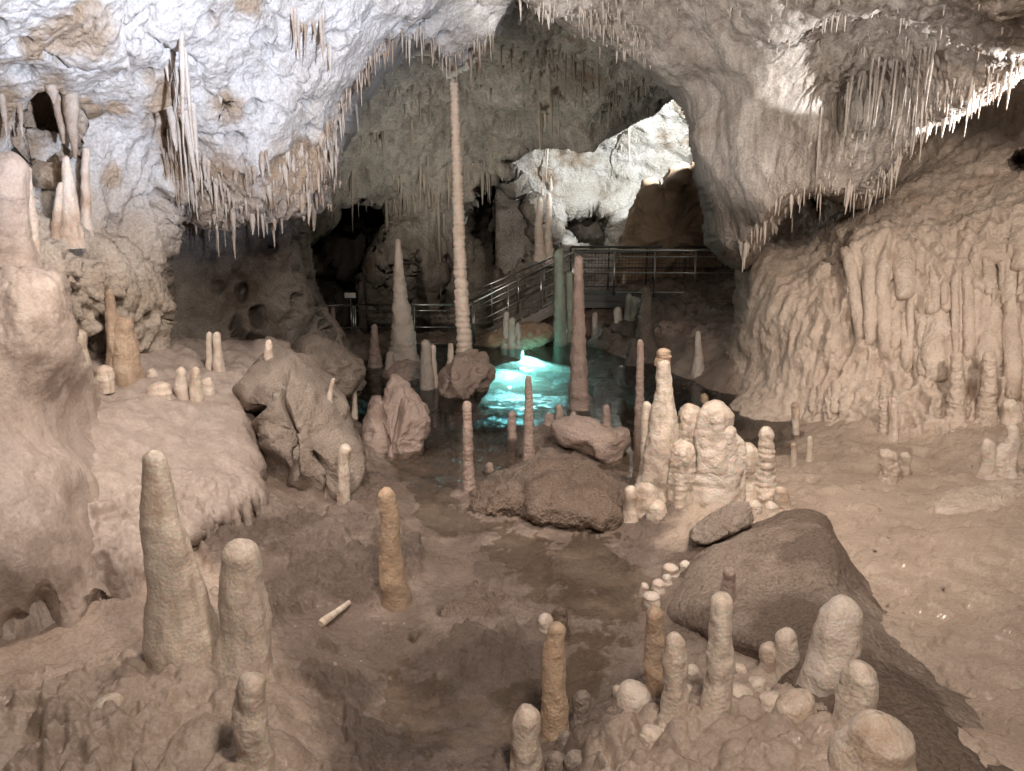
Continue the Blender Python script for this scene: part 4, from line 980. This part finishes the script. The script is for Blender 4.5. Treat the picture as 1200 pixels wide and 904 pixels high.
# vault curtains
for (cx, cy, n, l0, l1, mt) in [(575, 190, 9, 8, 26, 'stal_brown'), (650, 70, 12, 12, 40, 'stal_brown'), (640, 110, 10, 20, 50, 'stal_brown'), (420, 110, 16, 10, 34, 'stal_brown'), (440, 160, 10, 10, 34, 'stal_brown'),
                                (480, 240, 6, 50, 110, 'stal_brown'), (500, 250, 3, 60, 120, 'stal_brown'), (470, 200, 8, 20, 50, 'stal_brown'), (700, 120, 12, 8, 22, 'stal_brown'), (405, 235, 16, 10, 26, 'stal_brown'), (520, 130, 10, 14, 40, 'stal_brown')]:
    for _ in range(n):
        hang(vault, cx + rr.gauss(0, 18), cy + rr.gauss(0, 9), rr.uniform(l0, l1), rr.uniform(3, 5.5), mt)
for (x, y, l, w) in [(737, 142, 60, 4), (642, 160, 55, 5), (641, 225, 60, 7), (632, 235, 55, 6), (728, 170, 20, 4)]:
    hang(chamber, x, y, l, w, 'stal')
# finer fringes, too many to count
def fringe(patch, spots, mat):
    Vs, Fs, k = [], [], 0
    a = np.linspace(0, 2 * np.pi, 6, endpoint=False)
    for (x, y, l, w) in spots:
        l *= 0.35 + 1.6 * rr.random() ** 3; w *= rr.uniform(0.7, 1.4)
        B = patch.at(x, y); m = slant(B) / FPX; L = l * m; r = w * m / 2
        dx, dy = rr.uniform(-.05, .05) * L, rr.uniform(-.05, .05) * L
        for t, q in ((-0.35, 0.1), (0.05, 0.85), (0.45, 0.5), (0.85, 0.28), (1.0, 0.05)):
            Vs.append(np.c_[B[0] + dx * t + q * r * np.cos(a), B[1] + dy * t + q * r * np.sin(a), np.full(6, B[2] - t * L)])
        Fs.append(grid_faces(5, 6, True)[:, ::-1] + k); k += 30
    o = link('fine_stalactites', make_mesh('fine_stalactites', np.vstack(Vs), np.vstack(Fs)), M[mat], patch.ob)
    o['kind'] = 'stuff'
    return o
U = rr.uniform
fringe(white, [(x + U(-6, 6), y + U(-40, 36), U(7, 22), U(3, 6)) for x, y in along([(192, 205), (230, 215), (262, 225), (300, 208), (350, 212), (392, 175)], 330)]
       + [(x + U(-10, 4), y - U(0, 24), U(8, 22), U(2, 4)) for x, y in along([(400, 150), (425, 112), (455, 78), (474, 58), (505, 56), (530, 80), (575, 40)], 150)]
       + [(x + U(-8, 8), y + U(-20, 20), U(20, 60), U(3, 6)) for x, y in along([(200, 50), (205, 160)], 24)], 'stal_white')
fringe(pillar, [(x + U(-6, 6), y - U(0, 20), U(4, 14), U(2, 4)) for x, y in along([(884, 296), (910, 262), (940, 236), (965, 224), (1000, 236), (1040, 218), (1085, 154), (1140, 114), (1200, 84), (1240, 66)], 260)]
       + [(x + U(-10, 10), y - U(0, 40), U(4, 12), U(2, 4)) for x, y in along([(610, -10), (650, 18), (700, 44), (760, 76)], 150)]
       + [(U(900, 1180), U(-20, 60), U(5, 20), U(2, 4)) for _ in range(70)] + [(U(680, 900), U(-30, 20), U(5, 13), U(2, 4)) for _ in range(60)], 'stal')
fringe(vault, [(x + U(-14, 14), y + U(-16, 16), U(6, 22), U(2, 4)) for x, y in along([(400, 120), (450, 90), (520, 110), (600, 60), (680, 80), (760, 100)], 160)]
       + [(x + U(-8, 8), y + U(-8, 8), U(8, 26), U(2, 4)) for x, y in along([(365, 225), (400, 225), (440, 250), (470, 240), (540, 210), (590, 200)], 120)], 'stal_brown')
# ledge drips
for x, y in along([(240, 622), (262, 622), (285, 606), (300, 596)], 22):
    hang(ledge, x, y - 9, rr.uniform(24, 62), rr.uniform(7, 14), 'flow_left', 0.15, 0.12)
# chamber columns
S(632, 300, 632, 232, 14, 6, 'cone', 'white', 'left pale column of the pair at the mouth of the lit inner chamber', on=22.6)
S(643, 305, 643, 226, 12, 6, 'cone', 'white', 'right pale column of the pair at the mouth of the lit inner chamber', on=22.7)

# ------------------------------------------------------------------ walkway, stair and railings
def tube(pts, r, seg=8):
    pts = np.asarray(pts, float); V = []; n = len(pts)
    for k in range(n):
        d = pts[min(k + 1, n - 1)] - pts[max(k - 1, 0)]; d /= np.linalg.norm(d)
        u = np.cross(d, [0, 0, 1.0]);
        if np.linalg.norm(u) < 1e-3: u = np.array([1.0, 0, 0])
        u /= np.linalg.norm(u); v = np.cross(d, u)
        for a in np.linspace(0, 2 * np.pi, seg, endpoint=False): V.append(pts[k] + r * (math.cos(a) * u + math.sin(a) * v))
    F = grid_faces(n, seg, True).tolist()
    F2 = [tuple(f) for f in F] + [tuple(range(seg))[::-1], tuple(range((n - 1) * seg, n * seg))]
    return V, F2
def part_tube(name, pts, r, mat, parent):
    V, F = tube(pts, r); base = np.asarray(parent.location)
    me = bpy.data.meshes.new(name); me.from_pydata([tuple(np.asarray(v) - base) for v in V], [], F)
    for p in me.polygons: p.use_smooth = len(p.vertices) == 4
    return link(name, me, M[mat], parent)
def boxmesh(name, quad_bottom, h, mat, parent=None, base=(0, 0, 0)):
    q = np.asarray(quad_bottom, float) - np.asarray(base)
    V = np.vstack([q, q + [0, 0, h]])
    me = bpy.data.meshes.new(name)
    me.from_pydata(V.tolist(), [], [(3, 2, 1, 0), (4, 5, 6, 7), (0, 1, 5, 4), (1, 2, 6, 5), (2, 3, 7, 6), (3, 0, 4, 7)])
    return link(name, me, M[mat], parent, base if parent is None else (0, 0, 0))
def railing(label, feet, h, mat='steel', mids=(0.5, 0.08), r=0.022, every=None, top2=True):
    feet = np.asarray(feet, float)
    root = empty('railing', feet[0]); tag(root, label, 'railing')
    up = np.array([0, 0, h])
    part_tube('handrail', feet + up, r * 1.25, mat, root)
    if top2: part_tube('rail', feet + up * 0.86, r * 0.6, mat, root)
    for m_ in mids: part_tube('rail', feet + up * m_, r * 0.6, mat, root)
    seg = np.r_[0, np.cumsum(np.linalg.norm(np.diff(feet, axis=0), axis=1))]
    n = max(2, int(round(seg[-1] / (every or 1.15))) + 1)
    for t in np.linspace(0, seg[-1], n):
        p = np.array([np.interp(t, seg, feet[:, k]) for k in range(3)])
        part_tube('post', [p - [0, 0, 0.08], p + up], r, mat, root)
    return root
# stair rises from the left landing to the footbridge
L0 = P(556, 405, 18.9); Lm = P(605, 388, 19.4); L1 = P(672, 348, 20.3)
B1 = P(862, 346, 20.3)
zs = B1[2]
L0[2] = -0.02; L1[2] = zs; Lm[2] = 0.38 * zs
wy = 1.25
bridge = empty('footbridge', (L1[0], L1[1], zs - 0.3)); tag(bridge, 'dark footbridge crossing the back of the cave above the pool', 'footbridge')
bb = tuple(bridge.location)
boxmesh('deck', [(L1[0], L1[1] - .05, zs - .14), (B1[0] + 2, L1[1] - .05, zs - .14), (B1[0] + 2, L1[1] + wy, zs - .14), (L1[0], L1[1] + wy, zs - .14)], 0.12, 'deck', bridge, bb)
boxmesh('beam', [(L1[0], L1[1] + .1, zs - .34), (B1[0] + 2, L1[1] + .1, zs - .34), (B1[0] + 2, L1[1] + .22, zs - .34), (L1[0], L1[1] + .22, zs - .34)], 0.195, 'steel_dark', bridge, bb)
boxmesh('beam', [(L1[0], L1[1] + wy - .2, zs - .34), (B1[0] + 2, L1[1] + wy - .2, zs - .34), (B1[0] + 2, L1[1] + wy - .08, zs - .34), (L1[0], L1[1] + wy - .08, zs - .34)], 0.195, 'steel_dark', bridge, bb)
for fx in (0.15, 0.5, 0.85):
    x = L1[0] + fx * (B1[0] - L1[0])
    boxmesh('support', [(x - .08, L1[1] + .5, -0.2), (x + .08, L1[1] + .5, -0.2), (x + .08, L1[1] + .7, -0.2), (x - .08, L1[1] + .7, -0.2)], zs - .14 + .2 - .004, 'concrete', bridge, bb)
railing('near steel railing of the footbridge', [L1, [B1[0], L1[1], zs], [B1[0] + 2, L1[1], zs]], 1.12, 'steel', (0.5, 0.06), 0.024, 0.95)
railing('far steel railing of the footbridge', [L1 + [0, wy, 0], [B1[0] + 2, L1[1] + wy, zs]], 1.12, 'steel_dark', (0.5, 0.06), 0.022, 1.1)
def wire_panel(x0, x1, y, z0, z1, parent):
    V, F = [], []
    base = np.asarray(parent.location)
    def bar(a, b):
        v, f = tube([a, b], 0.004, 4); k = len(V)
        V.extend([tuple(np.asarray(q) - base) for q in v]); F.extend([tuple(i + k for i in g) for g in f])
    for x in np.arange(x0, x1, 0.09): bar((x, y, z0), (x, y, z1))
    for z in np.arange(z0, z1, 0.09): bar((x0, y, z), (x1, y, z))
    me = bpy.data.meshes.new('wire_mesh'); me.from_pydata(V, [], F)
    return link('wire_mesh', me, M['steel_dark'], parent)
wp = tag(empty('mesh_screen', (L1[0] + .3, L1[1] + wy - .03, zs)), 'fine wire mesh screen behind the footbridge railing', 'screen')
wire_panel(L1[0] + .3, L1[0] + 3.2, L1[1] + wy - .03, zs + .05, zs + .98, wp)
# stair: treads between two stringers
stair = empty('stair', L0); tag(stair, 'concrete stair climbing right from the landing to the footbridge', 'stair')
ns = 11
for k in range(ns):
    t = (k + 0.5) / ns; x = L0[0] + (L1[0] - L0[0]) * t; y = L0[1] + (L1[1] - L0[1]) * t; z = L0[2] + (L1[2] - L0[2]) * (k + 1) / ns
    dx = (L1[0] - L0[0]) / ns
    boxmesh('step', [(x - dx / 2, y, z - .09), (x + dx / 2 + .03, y, z - .09), (x + dx / 2 + .03, y + wy, z - .09), (x - dx / 2, y + wy, z - .09)], 0.08, 'concrete', stair, tuple(L0))
for dy in (-0.06, wy):
    q = [L0 + [0, dy, -.22], L1 + [0, dy, -.22], L1 + [0, dy + .06, -.22], L0 + [0, dy + .06, -.22]]
    boxmesh('stringer', q, 0.26, 'concrete', stair, tuple(L0))
railing('near steel railing of the stair', [L0 + [0, .04, 0], L1 + [-0.03, .04, 0]], 1.05, 'steel', (0.5, 0.08), 0.022, 0.9)
railing('far steel railing of the stair', [L0 + [-0.3, wy - .04, 0], L1 + [-0.03, wy - .04, 0]], 1.05, 'steel', (0.5, 0.08), 0.02, 0.9)
# landing on the left
land = empty('landing', (-3.6, 19.0, -0.1)); tag(land, 'low concrete landing along the back of the pool, left of the stair', 'walkway')
LX0, LX1 = P(366, 400, 19.0)[0], L0[0]
boxmesh('slab', [(LX0 - 1.5, 18.95, -.16), (LX1, 18.95, -.16), (LX1, 20.6, -.16), (LX0 - 1.5, 20.6, -.16)], 0.13, 'concrete', land, tuple(land.location))
ra = P(418, 404, 18.98); ra[2] = -0.03
railing('long low steel railing on the landing behind the pool', [ra, [L0[0] - .03, 18.98, -0.03]], 0.98, 'steel', (0.45, 0.04), 0.02, 1.35)
rb_ = P(366, 398, 17.8); rb_[2] = 0.1
railing('short sloping railing left of the landing railing, against the dark cavity', [rb_, ra - [0.05, 0, 0]], 0.98, 'steel', (0.45,), 0.018, 1.2, top2=False)
sg = empty('small_sign', ra + [-0.1, 0, 0]); tag(sg, 'small pale blank sign on a post at the corner of the low railing', 'sign')
part_tube('post', [ra + [-.1, 0, 0], ra + [-.1, 0, 1.15]], 0.015, 'steel', sg)
boxmesh('board', [ra + [-.23, -.02, 1.15], ra + [.03, -.02, 1.15], ra + [.03, 0.0, 1.15], ra + [-.23, 0.0, 1.15]], 0.12, 'sign', sg, tuple(sg.location))

# floodlight fixture under the stair, its face turned to the pool
m = bpy.data.materials.new('lamp_glass'); m.use_nodes = True
em = m.node_tree.nodes['Principled BSDF']; em.inputs['Emission Color'].default_value = (0.9, 1.0, 0.98, 1); em.inputs['Emission Strength'].default_value = 9
M['lamp_glass'] = m
fl = P(672, 386, 19.3); flo = empty('floodlight', fl - [0, 0, .12]); tag(flo, 'bright white floodlight under the stair, behind the greenish stalagmites', 'floodlight')
b_ = tuple(flo.location)
boxmesh('housing', [fl + [-.22, .02, -.12], fl + [.22, .02, -.12], fl + [.22, .16, -.12], fl + [-.22, .16, -.12]], 0.30, 'steel_dark', flo, b_)
boxmesh('glass', [fl + [-.2, .0, -.1], fl + [.2, .0, -.1], fl + [.2, .017, -.1], fl + [-.2, .017, -.1]], 0.26, 'lamp_glass', flo, b_)
part_tube('bracket', [fl + [0, .1, -.12], fl + [0, .1, -.6]], 0.02, 'steel_dark', flo)

# loose stones on the mud
def pebbles(n, seed):
    rp = random.Random(seed); Vs, Fs, k = [], [], 0
    bm_v = np.array([(0, 0, 1), (.9, 0, .3), (.28, .86, .3), (-.73, .53, .3), (-.73, -.53, .3), (.28, -.86, .3), (.73, .53, -.4), (-.28, .86, -.4), (-.9, 0, -.4), (-.28, -.86, -.4), (.73, -.53, -.4)])
    tri = [(0, 1, 2), (0, 2, 3), (0, 3, 4), (0, 4, 5), (0, 5, 1), (1, 6, 2), (2, 6, 7), (2, 7, 3), (3, 7, 8), (3, 8, 4), (4, 8, 9), (4, 9, 5), (5, 9, 10), (5, 10, 1), (1, 10, 6)]
    zones = [(330, 640, 500, 800, 5), (480, 680, 620, 760, 4), (370, 760, 480, 890, 5), (560, 560, 660, 620, 4), (640, 490, 760, 530, 4), (760, 600, 960, 640, 4), (900, 700, 1100, 860, 4), (930, 540, 1180, 700, 4), (20, 800, 380, 900, 8), (700, 800, 900, 890, 5)]
    for _ in range(n):
        x0, y0, x1, y1, mx = rp.choice(zones)
        B = ground_at(rp.uniform(x0, x1), rp.uniform(y0, y1)); r = rp.uniform(1, mx) ** 1.0 * rp.uniform(.4, 1) * slant(B) / FPX
        v = bm_v * np.array([rp.uniform(.7, 1.4), rp.uniform(.7, 1.4), rp.uniform(.5, .9)]) * r * (1 + 0.25 * np.random.RandomState(k).normal(size=(11, 1)))
        a = rp.uniform(0, 6.28); v[:, :2] = v[:, :2] @ np.array([[math.cos(a), -math.sin(a)], [math.sin(a), math.cos(a)]])
        Vs.append(v + B + [0, 0, 0.15 * r]); Fs.extend([(p + k, q + k, t + k) for p, q, t in tri]); k += 11
    return tag(link('loose_stones', make_mesh('loose_stones', np.vstack(Vs), Fs), M['pebble']), 'loose small stones scattered on the mud', 'stones', kind='stuff')
M['pebble'] = rock('pebble', (0.40, 0.33, 0.28), (0.24, 0.19, 0.16), None, 0, 1, 6, 0.7, 0.6, 0.0)
pebbles(420, 5)
A_, B_ = ground_at(376, 736) + [0, 0, .035], ground_at(409, 711) + [0, 0, .035]
bs_ = empty('broken_stalactite', A_); tag(bs_, 'short broken stick of calcite lying on the mud left of the orange stalagmite', 'stalactite')
d_ = B_ - A_
V, F = tube([A_ + d_ * t for t in (0, .06, .3, .55, .8, 1.0)], 0.035, 12)
V = np.asarray(V).reshape(6, 12, 3); cen = V.mean(1, keepdims=True)
V = (cen + (V - cen) * np.array([.75, 1.1, 1.0, .85, .8, .7])[:, None, None]).reshape(-1, 3)
V = V + 0.006 * fbm(V * 30, 2)[:, None]
me = bpy.data.meshes.new('shaft'); me.from_pydata((V - A_).tolist(), [], F)
link('shaft', me, M['cream'], bs_)
